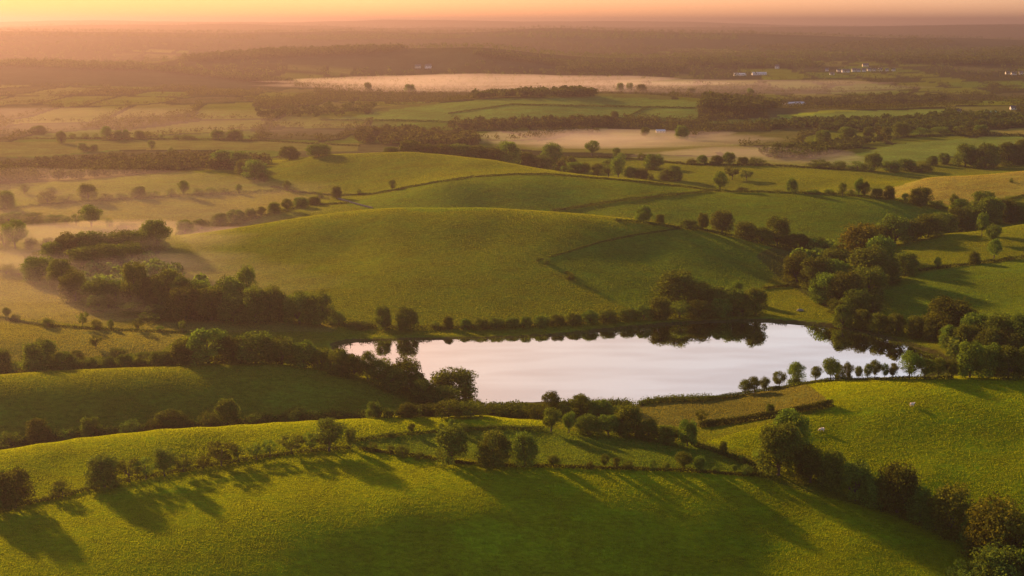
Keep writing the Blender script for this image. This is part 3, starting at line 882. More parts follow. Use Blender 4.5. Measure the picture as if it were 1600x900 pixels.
row('in the shaded hedge below the third field', 'trees and bushes in the shaded hedge', [
    (18, 699, 24, 44, 'B'), (60, 691, 34, 38, 'D'), (104, 688, 16, 28, 'B'), (143, 682, 29, 34, 'D'), (205, 677, 19, 38, 'B'), (240, 672, 16, 26, 'B'), (266, 671, 27, 58, 'D'), (324, 667, 22, 30, 'B'), (355, 664, 38, 36, 'D'), (400, 661, 14, 34, 'B'),
    (462, 658, 19, 44, 'D'), (522, 655, 13, 34, 'B'), (584, 653, 24, 24, 'D'), (609, 652, 12, 18, 'B'), (636, 651, 20, 32, 'D'), (668, 651, 18, 40, 'D')], skip=384)
row('in the thicket on the near lake shore', 'bushes and trees of the near shore thicket', [
    (700, 652, 26, 46, 'B'), (735, 651, 22, 48, 'B'), (772, 650, 19, 44, 'B'), (806, 651, 19, 44, 'B'), (838, 653, 20, 44, 'B'), (861, 648, 33, 32, 'R'), (884, 652, 22, 34, 'B'), (907, 650, 31, 34, 'R'), (936, 652, 24, 40, 'D'), (962, 656, 20, 34, 'B')])
row('in the copse right of the bright strip field', 'trees of the copse by the strip field', [
    (861, 675, 35, 34, 'R'), (889, 676, 32, 22, 'T'), (918, 677, 26, 40, 'D'), (950, 679, 28, 40, 'D'), (982, 680, 44, 46, 'D'), (1012, 686, 28, 38, 'D'), (1042, 692, 26, 34, 'D'), (1074, 697, 39, 32, 'D')])
row('standing alone between copse and gully', 'single trees near the gully', [(1130, 708, 18, 14, 'D'), (1160, 722, 10, 14, 'B')])
row('on the brown marsh beside the lake', 'single bushes on the marsh', [(1096, 662, 20, 20, 'S'), (1203, 648, 17, 14, 'D')])
row('in the belt behind the third field crest', 'trees of the belt behind the third field', [
    (2, 588, 40, 40, 'D'), (30, 587, 20, 30, 'B'), (66, 586, 52, 58, 'D'), (100, 584, 32, 38, 'D'), (123, 583, 20, 28, 'B'), (143, 582, 21, 25, 'D'), (168, 581, 22, 27, 'D'), (196, 580, 25, 28, 'D'), (222, 579, 18, 24, 'D'),
    (253, 578, 27, 44, 'D'), (290, 577, 44, 50, 'D'), (326, 576, 60, 66, 'D'), (364, 575, 46, 52, 'D'), (400, 574, 52, 62, 'D'), (440, 573, 44, 54, 'D'), (474, 575, 38, 42, 'D'), (503, 579, 34, 38, 'D')], skip=446)
row('in the wooded point at the lake left end', 'trees of the wooded point', [
    (529, 584, 36, 36, 'D'), (553, 589, 34, 36, 'D'), (575, 594, 42, 30, 'R'), (597, 603, 40, 42, 'D'), (618, 612, 34, 40, 'D'), (636, 608, 46, 58, 'D'), (652, 616, 30, 30, 'D'), (660, 627, 32, 36, 'D'), (690, 628, 26, 60, 'B'), (709, 620, 40, 76, 'D'), (735, 640, 14, 40, 'B')])
row('along the hedge on the left valley floor', 'trees in the valley floor hedge', [
    (11, 497, 16, 14, 'R'), (25, 500, 9, 14, 'B'), (75, 510, 13, 20, 'B'), (130, 513, 26, 18, 'S'), (151, 514, 15, 16, 'B'), (173, 515, 14, 11, 'R'), (216, 517, 19, 18, 'S'), (250, 518, 9, 14, 'S'), (285, 520, 20, 12, 'S')])
row('on the rough ground of the valley floor', 'bushes on the rough valley floor', [(150, 545, 20, 24, 'S'), (185, 556, 12, 26, 'B'), (225, 560, 10, 24, 'B'), (120, 560, 12, 22, 'B')])
row('in the wood at the central hill foot', 'trees of the wood at the hill foot', [
    (62, 438, 36, 54, 'D'), (98, 452, 46, 40, 'D'), (118, 470, 46, 42, 'D'), (152, 478, 38, 50, 'D'), (182, 476, 36, 42, 'D'), (153, 486, 25, 32, 'D'), (213, 478, 66, 46, 'D'), (241, 478, 46, 44, 'D'), (266, 482, 58, 48, 'D'),
    (287, 486, 52, 42, 'D'), (314, 488, 50, 40, 'D'), (290, 499, 48, 52, 'D'), (330, 500, 48, 46, 'D'), (357, 492, 56, 58, 'D'), (388, 480, 60, 34, 'R'), (366, 503, 40, 50, 'D'), (400, 504, 52, 44, 'D'), (426, 502, 54, 40, 'D'), (468, 505, 47, 48, 'D'), (500, 507, 47, 44, 'D'), (529, 508, 20, 26, 'B'), (250, 497, 18, 60, 'B'), (205, 490, 16, 50, 'B')])
row('in the upper wood left of central hill', 'trees of the upper wood', [
    (85, 416, 36, 40, 'D'), (110, 412, 44, 52, 'D'), (140, 410, 46, 50, 'D'), (166, 406, 40, 46, 'D'), (192, 404, 42, 50, 'D'), (219, 400, 38, 42, 'D'), (245, 390, 45, 46, 'D'), (130, 428, 40, 60, 'D'), (166, 424, 40, 60, 'D'), (202, 418, 38, 50, 'D'), (60, 412, 18, 30, 'B'), (10, 428, 14, 28, 'B'), (30, 430, 12, 24, 'B')])
row('on the hazy fields at the left edge', 'trees on the left hazy fields', [
    (24, 388, 42, 36, 'R'), (6, 386, 24, 30, 'B'), (50, 390, 18, 26, 'B'), (75, 388, 16, 22, 'B'), (143, 354, 32, 38, 'R'), (119, 353, 18, 20, 'S'), (105, 352, 13, 14, 'S'), (171, 355, 14, 12, 'B'), (88, 350, 14, 32, 'B'), (52, 347, 14, 42, 'B'), (14, 345, 13, 42, 'B'), (198, 358, 9, 34, 'B')])
row('in the long hedge across the left fields', 'trees in the long left hedge', [
    (10, 327, 28, 30, 'D'), (74, 318, 18, 32, 'B'), (105, 316, 13, 30, 'B'), (138, 314, 25, 28, 'D'), (166, 312, 10, 22, 'B'), (190, 310, 8, 20, 'B'), (217, 308, 16, 23, 'D'), (240, 307, 9, 20, 'B'), (268, 306, 12, 14, 'B'), (286, 306, 22, 20, 'R'),
    (310, 304, 10, 18, 'B'), (330, 304, 11, 18, 'B'), (350, 302, 9, 18, 'B'), (374, 303, 14, 12, 'R'), (448, 299, 16, 14, 'R')])
row('alone in the haze above the left hedge', 'single hazy trees', [(38, 303, 13, 16, 'R'), (80, 300, 8, 20, 'B')])
row('in the tree hedge climbing to the right', 'trees in the climbing hedge', [
    (289, 366, 21, 28, 'D'), (315, 361, 18, 28, 'D'), (343, 355, 21, 27, 'D'), (368, 349, 20, 28, 'D'), (391, 343, 17, 20, 'D'), (408, 339, 15, 18, 'R'), (429, 334, 17, 20, 'D'), (449, 330, 18, 20, 'R'), (470, 324, 15, 24, 'D'), (491, 320, 12, 20, 'D')])
row('beside the stone wall by the middle fields', 'bushes by the stone wall', [(500, 309, 9, 12, 'B'), (526, 311, 19, 16, 'D'), (561, 304, 9, 9, 'B'), (613, 297, 15, 13, 'R')])
row('at the left foot of the upper hill', 'trees at the upper hill foot', [
    (350, 262, 26, 42, 'D'), (376, 264, 26, 34, 'D'), (398, 280, 30, 36, 'D'), (382, 272, 22, 26, 'D'), (412, 284, 14, 14, 'B'), (452, 250, 20, 30, 'D'), (498, 244, 18, 38, 'D')])
row('in the misty hedge across the far left', 'trees in the far left misty hedge', [
    (60, 210, 13, 24, 'D'), (96, 224, 18, 17, 'D'), (113, 217, 9, 11, 'B'), (133, 217, 9, 12, 'B'), (150, 217, 9, 11, 'B'), (167, 218, 20, 18, 'R'), (185, 218, 14, 14, 'D'), (197, 218, 15, 10, 'D'), (218, 218, 13, 16, 'D'), (252, 218, 8, 10, 'B'), (275, 218, 7, 10, 'B'), (295, 218, 8, 22, 'B'), (341, 218, 14, 22, 'D'), (367, 219, 16, 28, 'D')])
row('on the field edge below the misty hedge', 'trees below the misty hedge', [(130, 236, 12, 16, 'D'), (147, 236, 10, 13, 'D'), (237, 234, 14, 13, 'R'), (267, 238, 8, 9, 'B')])
row('in the wood behind the upper hill', 'trees of the wood behind the upper hill', [
    (611, 240, 10, 24, 'D'), (640, 242, 22, 32, 'D'), (664, 245, 20, 32, 'D'), (690, 249, 23, 36, 'D'), (716, 253, 27, 40, 'D'), (742, 256, 28, 42, 'D'), (766, 259, 27, 36, 'D'), (793, 261, 38, 36, 'D'), (820, 265, 27, 34, 'D'), (845, 268, 24, 38, 'D'), (862, 262, 36, 34, 'D'), (886, 272, 26, 30, 'D')], skip=1040)
row('in the row behind the middle field crest', 'trees in the row behind the middle fields', [
    (881, 276, 16, 11, 'R'), (898, 274, 20, 28, 'D'), (914, 277, 22, 20, 'R'), (934, 279, 22, 22, 'R'), (950, 278, 27, 24, 'R'), (966, 281, 32, 26, 'R'), (985, 281, 20, 20, 'D'), (1002, 281, 16, 22, 'D'), (1017, 280, 9, 9, 'B'), (1040, 281, 16, 20, 'D'), (1054, 282, 22, 22, 'D')], skip=960)
row('in the misty vale left of centre right', 'trees of the misty vale', [
    (925, 244, 23, 22, 'R'), (963, 245, 13, 14, 'R'), (968, 262, 22, 22, 'S'), (1003, 250, 11, 14, 'B'), (1021, 264, 23, 30, 'D'), (1080, 257, 9, 16, 'B'), (1097, 257, 14, 16, 'D'), (1119, 258, 15, 20, 'D'), (1139, 258, 19, 20, 'D'), (1160, 258, 12, 18, 'D'), (1182, 258, 12, 26, 'B')])
row('pale and misty behind the lone round tree', 'pale misty trees', [(1144, 281, 22, 26, 'S'), (1166, 282, 17, 20, 'S')])
row('along the crest hedge right of centre', 'trees along the right crest hedge', [
    (1125, 299, 29, 24, 'R'), (1160, 299, 6, 20, 'B'), (1237, 302, 22, 17, 'D'), (1270, 303, 7, 22, 'B'), (1296, 304, 9, 16, 'B'), (1316, 306, 19, 14, 'R'), (1330, 306, 9, 10, 'B'), (1341, 307, 29, 14, 'T'), (1351, 308, 22, 18, 'R'), (1370, 310, 15, 18, 'D'), (1389, 312, 21, 18, 'D'), (1414, 317, 14, 12, 'R'), (1438, 321, 27, 36, 'D'), (1465, 325, 12, 22, 'B'), (1490, 329, 25, 14, 'R'), (1502, 334, 22, 30, 'D'), (1536, 332, 32, 40, 'D')], skip=700)
row('in the wooded dip behind the yellow-green field', 'trees of the wooded dip', [
    (1596, 342, 26, 40, 'D'), (1572, 346, 32, 42, 'D'), (1545, 350, 40, 42, 'D'), (1522, 354, 32, 44, 'D'), (1498, 360, 34, 42, 'D'), (1472, 366, 32, 42, 'D'), (1450, 371, 35, 46, 'D'), (1422, 377, 32, 40, 'D'), (1398, 382, 42, 50, 'D'), (1374, 386, 32, 42, 'D')], skip=640)
row('in the hedge behind the central hill', 'trees in the hedge behind the central hill', [
    (1005, 348, 26, 24, 'D'), (1031, 350, 15, 15, 'D'), (1076, 362, 18, 28, 'D'), (1098, 360, 27, 18, 'D'), (1128, 364, 33, 36, 'D'), (1164, 374, 26, 36, 'D'), (1190, 380, 24, 34, 'D'), (1214, 385, 45, 40, 'D'), (1244, 392, 25, 42, 'D'), (1274, 396, 26, 42, 'D')], skip=690)
row('in the big wood right of central hill', 'trees of the big valley wood', [
    (1345, 410, 57, 64, 'G'), (1374, 418, 46, 46, 'D'), (1305, 426, 36, 50, 'D'), (1245, 440, 44, 42, 'D'), (1274, 450, 46, 50, 'D'), (1302, 450, 42, 50, 'D'), (1356, 444, 54, 64, 'D'), (1386, 444, 40, 42, 'D'), (1415, 429, 33, 36, 'D'), (1290, 474, 44, 48, 'D'), (1321, 478, 50, 52, 'D'), (1357, 468, 50, 56, 'D'), (1338, 488, 34, 42, 'D'), (1306, 488, 20, 30, 'B'), (1364, 488, 24, 30, 'B')])
row('on the yellow-green field at right edge', 'trees on the right edge field', [(1534, 369, 36, 20, 'R'), (1551, 383, 31, 26, 'R'), (1553, 404, 28, 22, 'R'), (1522, 412, 18, 18, 'D'), (1465, 419, 16, 12, 'R')])
row('along the far lake shore', 'shrubs along the far shore', [
    (598, 514, 35, 28, 'D'), (636, 516, 37, 36, 'D'), (562, 512, 10, 36, 'B'), (680, 512, 10, 16, 'B'), (700, 513, 18, 17, 'D'), (728, 513, 14, 20, 'D'), (752, 513, 14, 24, 'D'), (776, 512, 15, 26, 'D'), (800, 511, 14, 26, 'D'), (822, 511, 16, 20, 'D'), (846, 509, 15, 26, 'D'), (871, 508, 15, 24, 'D'), (896, 506, 15, 26, 'D'), (922, 504, 17, 28, 'D'), (951, 502, 17, 30, 'D'), (981, 500, 17, 30, 'D'), (1006, 499, 20, 26, 'D'), (1031, 498, 32, 36, 'D')])
row('in the copse above the far shore', 'trees of the copse above the far shore', [
    (1058, 470, 45, 64, 'D'), (1095, 482, 38, 46, 'D'), (1062, 496, 24, 40, 'B'), (1120, 484, 34, 38, 'D'), (1146, 489, 36, 42, 'D'), (1151, 470, 30, 22, 'D'), (1181, 492, 40, 36, 'D'), (1160, 493, 28, 36, 'D'), (1126, 495, 28, 34, 'D'), (1092, 497, 26, 40, 'D')])
row('on the slope of the central hill', 'bushes on the central hill', [(855, 412, 10, 12, 'B'), (891, 437, 12, 14, 'B'), (886, 427, 4, 7, 'B')])
row('along the right far shore', 'trees along the right far shore', [
    (1316, 511, 33, 31, 'D'), (1346, 514, 29, 28, 'D'), (1373, 519, 28, 30, 'D'), (1400, 523, 32, 30, 'D'), (1430, 527, 32, 30, 'D'), (1455, 531, 32, 30, 'D'), (1480, 526, 58, 72, 'D'), (1505, 520, 40, 40, 'D')])
row('in the dark wood at the right edge', 'trees of the dark right wood', [
    (1484, 546, 36, 34, 'D'), (1510, 550, 40, 42, 'D'), (1526, 535, 44, 48, 'D'), (1562, 538, 44, 52, 'D'), (1594, 536, 44, 50, 'D'), (1540, 565, 48, 46, 'D'), (1574, 565, 46, 50, 'D'), (1606, 570, 52, 50, 'D'), (1515, 590, 54, 42, 'D'), (1545, 590, 48, 42, 'D'), (1575, 591, 48, 46, 'D'), (1606, 592, 48, 44, 'D')])
row('on the bank between lake and right field', 'trees on the near lake bank', [
    (1164, 616, 22, 20, 'R'), (1178, 615, 24, 22, 'R'), (1194, 612, 22, 18, 'R'), (1217, 606, 24, 22, 'R'), (1245, 599, 30, 30, 'R'), (1274, 595, 21, 20, 'R'), (1298, 594, 34, 30, 'R'), (1312, 593, 22, 16, 'R'), (1325, 593, 27, 16, 'T'), (1342, 593, 19, 15, 'R'), (1355, 593, 23, 14, 'R'), (1367, 592, 29, 19, 'R'), (1382, 592, 23, 14, 'R'), (1395, 592, 23, 18, 'R'), (1421, 592, 39, 36, 'R'), (1445, 592, 30, 28, 'R'), (1465, 591, 29, 28, 'R'), (1487, 591, 27, 26, 'R')], skip=400)
row('in the dark gully hedge at lower right', 'trees of the gully hedge', [
    (1190, 738, 52, 30, 'S'), (1236, 712, 68, 56, 'D'), (1216, 742, 74, 74, 'D'), (1266, 754, 56, 46, 'D'), (1298, 766, 58, 46, 'D'), (1336, 782, 60, 52, 'D'), (1366, 792, 46, 44, 'D'), (1401, 800, 70, 68, 'D'), (1436, 815, 50, 44, 'D'), (1462, 828, 40, 40, 'B'), (1486, 838, 76, 70, 'G'), (1520, 862, 50, 44, 'B'), (1556, 878, 92, 94, 'G'), (1604, 872, 66, 64, 'D'), (1512, 912, 32, 60, 'B'), (1562, 925, 66, 90, 'D'), (1620, 940, 90, 80, 'D')])
row('on the far fields above the mist', 'trees on the far fields', [
    (575, 143, 14, 13, 'R'), (640, 146, 14, 17, 'D'), (969, 144, 14, 12, 'D'), (984, 143, 14, 11, 'T'), (1002, 145, 13, 15, 'D'), (960, 186, 12, 12, 'D'), (1008, 215, 15, 15, 'R'), (1065, 218, 21, 20, 'D'), (1080, 147, 9, 14, 'D'), (1172, 150, 12, 12, 'T')])
row('in the misty scrub at right middle distance', 'trees of the right misty scrub', [
    (1363, 268, 27, 28, 'D'), (1340, 266, 14, 30, 'B'), (1392, 268, 16, 30, 'D'), (1415, 266, 17, 28, 'D'), (1456, 258, 14, 18, 'D'), (1474, 256, 16, 18, 'D'), (1310, 264, 12, 30, 'B'), (1280, 262, 12, 34, 'B'), (1508, 260, 34, 34, 'D'), (1540, 262, 36, 40, 'D'), (1575, 258, 34, 40, 'D'), (1600, 256, 36, 40, 'D'), (1440, 268, 12, 34, 'B')])
row('in the hedge above the right misty scrub', 'trees in the upper right hedge', [
    (1285, 224, 20, 22, 'D'), (1322, 216, 18, 26, 'D'), (1357, 216, 18, 16, 'D'), (1384, 217, 18, 14, 'D'), (1408, 214, 22, 26, 'D'), (1440, 212, 12, 26, 'B'), (1470, 210, 12, 26, 'B'), (1500, 208, 12, 20, 'B'), (1531, 210, 14, 20, 'D')])

row('on the yellow hay field at right edge', 'single bushes', [(1580, 285, 7, 6, 'B')])

# hedges, each one thing
def hedge(name, label, pts, ht, wd_, leaf=0.30, dens=46, skip=0.0, ragged=0.5, cat='hedge'):
    w = []
    for a, b in zip(pts[:-1], pts[1:]):
        n = max(2, int(abs(b[0] - a[0]) + abs(b[1] - a[1])) // 8)
        for k in range(n):
            t = k / n
            w.append(hit(a[0] + (b[0] - a[0]) * t, a[1] + (b[1] - a[1]) * t, skip))
    w.append(hit(*pts[-1], skip))
    w = np.array(w)
    # drop jumps over a crest
    keep = [0]
    for k in range(1, len(w)):
        if np.hypot(*(w[k, :2] - w[keep[-1], :2])) < 60:
            keep.append(k)
    w = w[keep]
    seg = np.hypot(*(np.diff(w[:, :2], axis=0).T))
    L = np.r_[0, np.cumsum(seg)]
    r = np.random.default_rng(int(abs(pts[0][0]) * 7 + pts[0][1]))
    n = int(min(60000, L[-1] * dens))
    s = r.uniform(0, L[-1], n)
    cx = np.interp(s, L, w[:, 0]) ; cy_ = np.interp(s, L, w[:, 1])
    k = np.clip(np.searchsorted(L, s) - 1, 0, len(seg) - 1)
    tx = np.diff(w[:, 0])[k] / np.maximum(seg[k], 1e-6)
    ty = np.diff(w[:, 1])[k] / np.maximum(seg[k], 1e-6)
    hh = ht * (1 - ragged + ragged * 2 * (fbm(s / 5.0, s * 0 + pts[0][1], 5, 3) + 0.5)) * (1 + 0.25 * r.normal(size=n) * ragged)
    th = r.uniform(0, math.pi, n)
    rr = r.uniform(0.55, 1.0, n)
    off = np.cos(th) * rr * wd_ * .5 * (1 + 0.15 * r.normal(size=n))
    zz = np.sin(th) ** 0.7 * rr * np.maximum(hh, 0.15)
    X, Y = cx - ty * off, cy_ + tx * off
    gz = np.array([ground_z(a_, b_) for a_, b_ in zip(X, Y)]) if n < 4000 else np.interp(s, L, w[:, 2])
    nor = np.stack([-ty * np.cos(th), tx * np.cos(th), np.sin(th)], 1) + 0.6 * r.normal(size=(n, 3))
    me = quads_mesh(name, np.stack([X, Y, gz + zz], 1), nor, leaf * r.uniform(0.7, 1.4, n), r)
    o = link_obj(name, me, (HEDGE,))
    tag(o, label, cat, 'hedges between the fields')
    return o


H = hedge
H('hedge', 'dark low hedge along the left top edge of the near field', [(-60, 806), (0, 795), (80, 780), (163, 760), (257, 741), (345, 726), (421, 713), (512, 703), (548, 701)], 1.1, 1.5, 0.34, 60)
H('hedge', 'dark low hedge along the right top edge of the near field', [(562, 702), (628, 711), (705, 722), (772, 728), (865, 730), (980, 733), (1080, 737), (1185, 744)], 1.0, 1.4, 0.34, 60)
H('hedge', 'hedge between the bright strip field and the small green field', [(548, 690), (620, 681), (690, 674), (760, 671), (850, 671)], 1.1, 1.5, 0.34, 60)
H('hedge', 'shaded hedge behind the bright second field', [(-60, 710), (0, 701), (60, 691), (145, 682), (265, 670), (430, 659), (560, 653), (680, 650)], 2.6, 3.0, 0.45, 70, skip=384)
H('hedge', 'thick hedge from the copse down into the gully', [(1080, 694), (1120, 706), (1170, 724), (1200, 740)], 1.2, 2.5, 0.4, 60)
H('hedge', 'clipped dark hedge between brown marsh and right field', [(1092, 668), (1150, 661), (1210, 652), (1262, 641), (1301, 634)], 2.3, 2.4, 0.4, 150, ragged=0.12)
H('hedge', 'hedge at the foot of the tree belt behind third field', [(-60, 592), (0, 588), (120, 583), (260, 578), (430, 572), (540, 585)], 2.6, 4.0, 0.5, 60, skip=446)
H('hedge', 'thin hedge crossing the hazy left valley floor', [(-40, 494), (0, 498), (60, 508), (130, 513), (180, 516), (292, 520)], 1.1, 1.5, 0.4, 40)
H('hedge', 'long hedge crossing the left hazy fields', [(-60, 334), (0, 328), (80, 320), (160, 314), (300, 306), (440, 299)], 1.8, 2.6, 0.55, 36)
H('hedge', 'hedge under the climbing row of trees', [(276, 368), (340, 356), (420, 336), (480, 321), (545, 318)], 1.5, 2.4, 0.5, 36)
H('hedge', 'hedge over the left side of the upper hill fields', [(424, 292), (460, 300), (520, 306), (580, 304), (620, 297), (680, 286), (740, 277)], 1.3, 2.0, 0.5, 36)
H('hedge', 'thin hedge along the crest of the middle field', [(742, 277), (800, 273), (860, 273), (960, 281), (1060, 291), (1118, 299)], 1.3, 2.0, 0.5, 36)
H('hedge', 'diagonal hedge between the two shaded middle fields', [(862, 331), (900, 325), (960, 316), (1040, 306), (1112, 300)], 1.8, 2.4, 0.5, 40, skip=745)
H('hedge', 'crest hedge right of centre below the yellow hay field', [(1118, 299), (1240, 302), (1330, 306), (1400, 313), (1482, 327)], 1.4, 2.2, 0.5, 40)
H('hedge', 'hedge on the back edge of the central hill', [(960, 345), (1005, 349), (1060, 357), (1098, 360), (1160, 374), (1240, 394)], 1.6, 2.4, 0.5, 40)
H('hedge', 'thin hedge curving down the face of the central hill', [(1062, 358), (1000, 366), (940, 378), (880, 396), (838, 408)], 0.7, 1.2, 0.4, 30)
H('hedge', 'straight hedge between the two right edge fields', [(1395, 430), (1465, 420), (1522, 413), (1600, 403), (1680, 396)], 1.7, 2.2, 0.5, 40)
H('hedge', 'thin hedge below the yellow hay field', [(1545, 322), (1600, 306), (1680, 298)], 1.4, 2.0, 0.5, 36)
H('hedge', 'low scrub hedge at the foot of the central hill', [(530, 508), (640, 515), (760, 513), (870, 508), (1000, 498), (1040, 496)], 1.6, 4.0, 0.5, 36)
H('thicket', 'continuous low green thicket along the near lake shore', [(680, 640), (740, 646), (800, 645), (860, 645), (930, 642), (985, 642)], 3.6, 9.0, 0.5, 160, cat='thicket')
H('scrub', 'low scrub under the row of bank trees by the lake', [(1160, 616), (1200, 611), (1250, 601), (1300, 595), (1380, 593), (1490, 592)], 1.1, 2.4, 0.35, 70, skip=400, cat='scrub')
H('reed_bed', 'dark reed bed along the marsh edge of the lake', [(998, 633), (1030, 628), (1100, 626), (1160, 618)], 1.5, 3.0, 0.35, 120, ragged=0.2, cat='reeds')
H('hedge', 'short bank hedge at the right foot of the central hill', [(1190, 452), (1215, 449), (1245, 446)], 1.2, 1.6, 0.5, 36)
H('hedge', 'misty hedge across the far left fields', [(-60, 218), (100, 217), (250, 218), (400, 220), (470, 224), (562, 229)], 2.0, 3.0, 0.8, 16)
H('hedge', 'hedge at the front of the far green fields', [(500, 188), (620, 189), (740, 192), (900, 188), (985, 186), (1060, 186)], 2.0, 3.0, 0.9, 14)
H('hedge', 'hedge across the middle of the far green fields', [(700, 178), (800, 164), (900, 166), (1010, 168), (1095, 169)], 2.0, 3.0, 0.9, 14)
H('hedge', 'hedge along the top of the far green fields', [(520, 152), (640, 149), (740, 160), (830, 156), (900, 152), (1000, 154), (1092, 162)], 2.4, 3.0, 0.9, 14)
H('hedge', 'slanting hedge dividing the far green fields', [(978, 184), (995, 176), (1012, 168)], 2.0, 3.0, 0.9, 14)
H('hedge', 'dark hedge below the far bright field at right', [(1190, 192), (1290, 194), (1370, 192), (1440, 196)], 2.4, 4.0, 0.9, 20)
H('hedge', 'dark hedge under the upper right hedge trees', [(1260, 226), (1350, 219), (1440, 214), (1540, 210), (1640, 216)], 3.0, 5.0, 0.9, 24)
H('hedge', 'hedge through the misty vale', [(890, 246), (965, 247), (1080, 258), (1200, 259), (1300, 265)], 1.8, 3.0, 0.8, 20)


# woods and scrub too far off to count
def low_crowns(pts, hgt, n_leaf, r):
    cen, nor, siz, ton = [], [], [], []
    for (x, y, z), h in zip(pts, hgt):
        w_ = h * r.uniform(0.8, 1.3)
        e = r.normal(size=(n_leaf, 3)); e /= np.linalg.norm(e, axis=1, keepdims=True)
        e[:, 2] = np.abs(e[:, 2]) * np.where(r.uniform(size=n_leaf) < .8, 1, -.5)
        rad = r.uniform(0.6, 1.05, (n_leaf, 1))
        cen.append(np.array([x, y, z + h * .45]) + e * rad * np.array([w_ * .5, w_ * .5, h * .55]))
        nor.append(e + .4 * r.normal(size=(n_leaf, 3)))
        siz.append(np.full(n_leaf, h * 0.24) * r.uniform(.7, 1.3, n_leaf))
        ton.append(np.clip(.5 + .25 * r.normal() + .15 * r.normal(size=n_leaf), 0, 1))
    return np.concatenate(cen), np.concatenate(nor), np.concatenate(siz), np.concatenate(ton)


def wood(name, label, poly, n, h0, h1, n_leaf=70, skip=0.0):
    poly = np.array(poly, float)
    n = int(n * 1.7)
    r = np.random.default_rng(int(poly.sum()))
    lo, hi = poly.min(0), poly.max(0)
    pts = []
    while len(pts) < n:
        q_ = lo + (hi - lo) * r.uniform(size=(400, 2))
        ins = poly_sd(poly, q_[:, 0], q_[:, 1]) < 0
        for p in q_[ins]:
            pts.append(hit(p[0], p[1], skip))
            if len(pts) >= n:
                break
    hg = r.uniform(h0, h1, n)
    o = link_obj(name, quads_mesh(name, *low_crowns(pts, hg, n_leaf, r)[:3], r), (HEDGE if n_leaf < 100 else LEAF,))
    tag(o, label, 'wood', kind='stuff')


wood('wood', 'dark shaded wood band across the far left fields', [(-40, 292), (0, 288), (130, 281), (270, 268), (345, 265), (420, 262), (420, 250), (330, 246), (180, 250), (0, 262), (-40, 264)], 420, 5, 9)
wood('wood', 'grey misty wood left of the pale mist field', [(560, 212), (640, 208), (740, 216), (750, 232), (700, 236), (560, 224)], 170, 7, 12)
wood('wood', 'dark wood along the crest of the far green fields', [(738, 156), (760, 150), (830, 147), (920, 148), (930, 152), (860, 153)], 110, 9, 13)
wood('wood', 'dark block of wood right of the far green fields', [(1098, 172), (1100, 158), (1160, 160), (1230, 166), (1200, 176), (1150, 180)], 130, 9, 14)
wood('wood', 'dark wood behind the far bright field', [(1220, 164), (1300, 158), (1400, 154), (1480, 156), (1470, 162), (1330, 168)], 130, 8, 13)
wood('wood', 'scrubby wood below the far bright field', [(1180, 196), (1300, 190), (1420, 190), (1480, 180), (1600, 184), (1600, 200), (1460, 206), (1300, 206), (1200, 202)], 330, 6, 10)
wood('wood', 'grey scrub in the mist right of the mist field', [(1190, 240), (1290, 226), (1380, 222), (1330, 236), (1260, 250), (1200, 250)], 150, 5, 9)
wood('wood', 'brown scrub on the far left valley side', [(400, 176), (520, 166), (610, 166), (570, 180), (460, 188), (400, 186)], 50, 6, 10)
wood('wood', 'misty scrub behind the far green fields front hedge', [(740, 194), (900, 190), (960, 192), (940, 200), (780, 204), (700, 202)], 130, 6, 10)
wood('wood', 'scrub of the dark wood floor right of central hill', [(1240, 400), (1300, 395), (1390, 392), (1385, 440), (1350, 470), (1280, 462)], 70, 6, 9, 160)
wood('wood', 'scrub of the dark wood floor left of central hill', [(80, 428), (230, 400), (240, 420), (330, 462), (440, 492), (300, 490), (150, 470)], 90, 5, 9, 160)
wood('wood', 'scrub in the dark wood at the right edge', [(1480, 545), (1600, 520), (1680, 530), (1680, 588), (1500, 588)], 60, 5, 8, 160)
wood('wood', 'wooded left ridge fading into golden haze', [(-60, 101), (60, 99), (210, 104), (300, 115), (420, 127), (470, 134), (380, 128), (240, 112), (0, 106), (-60, 108)], 420, 9, 15, 50)
wood('wood', 'dark wooded top of the long far ridge', [(280, 94), (420, 82), (560, 78), (640, 77), (600, 84), (420, 92), (300, 98)], 420, 10, 16, 50)
wood('wood', 'wooded far ridge right of the long ridge', [(740, 86), (830, 95), (930, 105), (900, 108), (760, 92)], 160, 9, 14, 50)
for lab_, pg in (('dark wood on the farthest central ridge', [(700, 58), (870, 50), (960, 53), (1160, 58), (1150, 65), (860, 62)]), ('long dark wood on the right far ridge', [(1140, 76), (1250, 73), (1420, 64), (1500, 68), (1440, 77), (1250, 81)]),
                 ('dark wood at the right end of the far ridges', [(1530, 81), (1600, 77), (1660, 78), (1660, 87), (1560, 87)]), ('low dark wood left of the far village', [(1060, 100), (1110, 96), (1200, 99), (1290, 104), (1280, 108), (1100, 105)]),
                 ('faint wood on the far left ridge', [(-40, 54), (200, 55), (420, 59), (400, 64), (200, 60), (-40, 59)]), ('faint wood on the far middle ridge', [(430, 60), (600, 56), (740, 58), (720, 63), (500, 65)]),
                 ('dark wood strip along the far vale right', [(1330, 98), (1480, 94), (1600, 98), (1600, 104), (1440, 101)]), ('thin wood strip beyond the far mist', [(860, 112), (980, 106), (1080, 110), (1060, 114), (900, 117)])):
    wood('wood', lab_, pg, 260, 11, 18, 28)
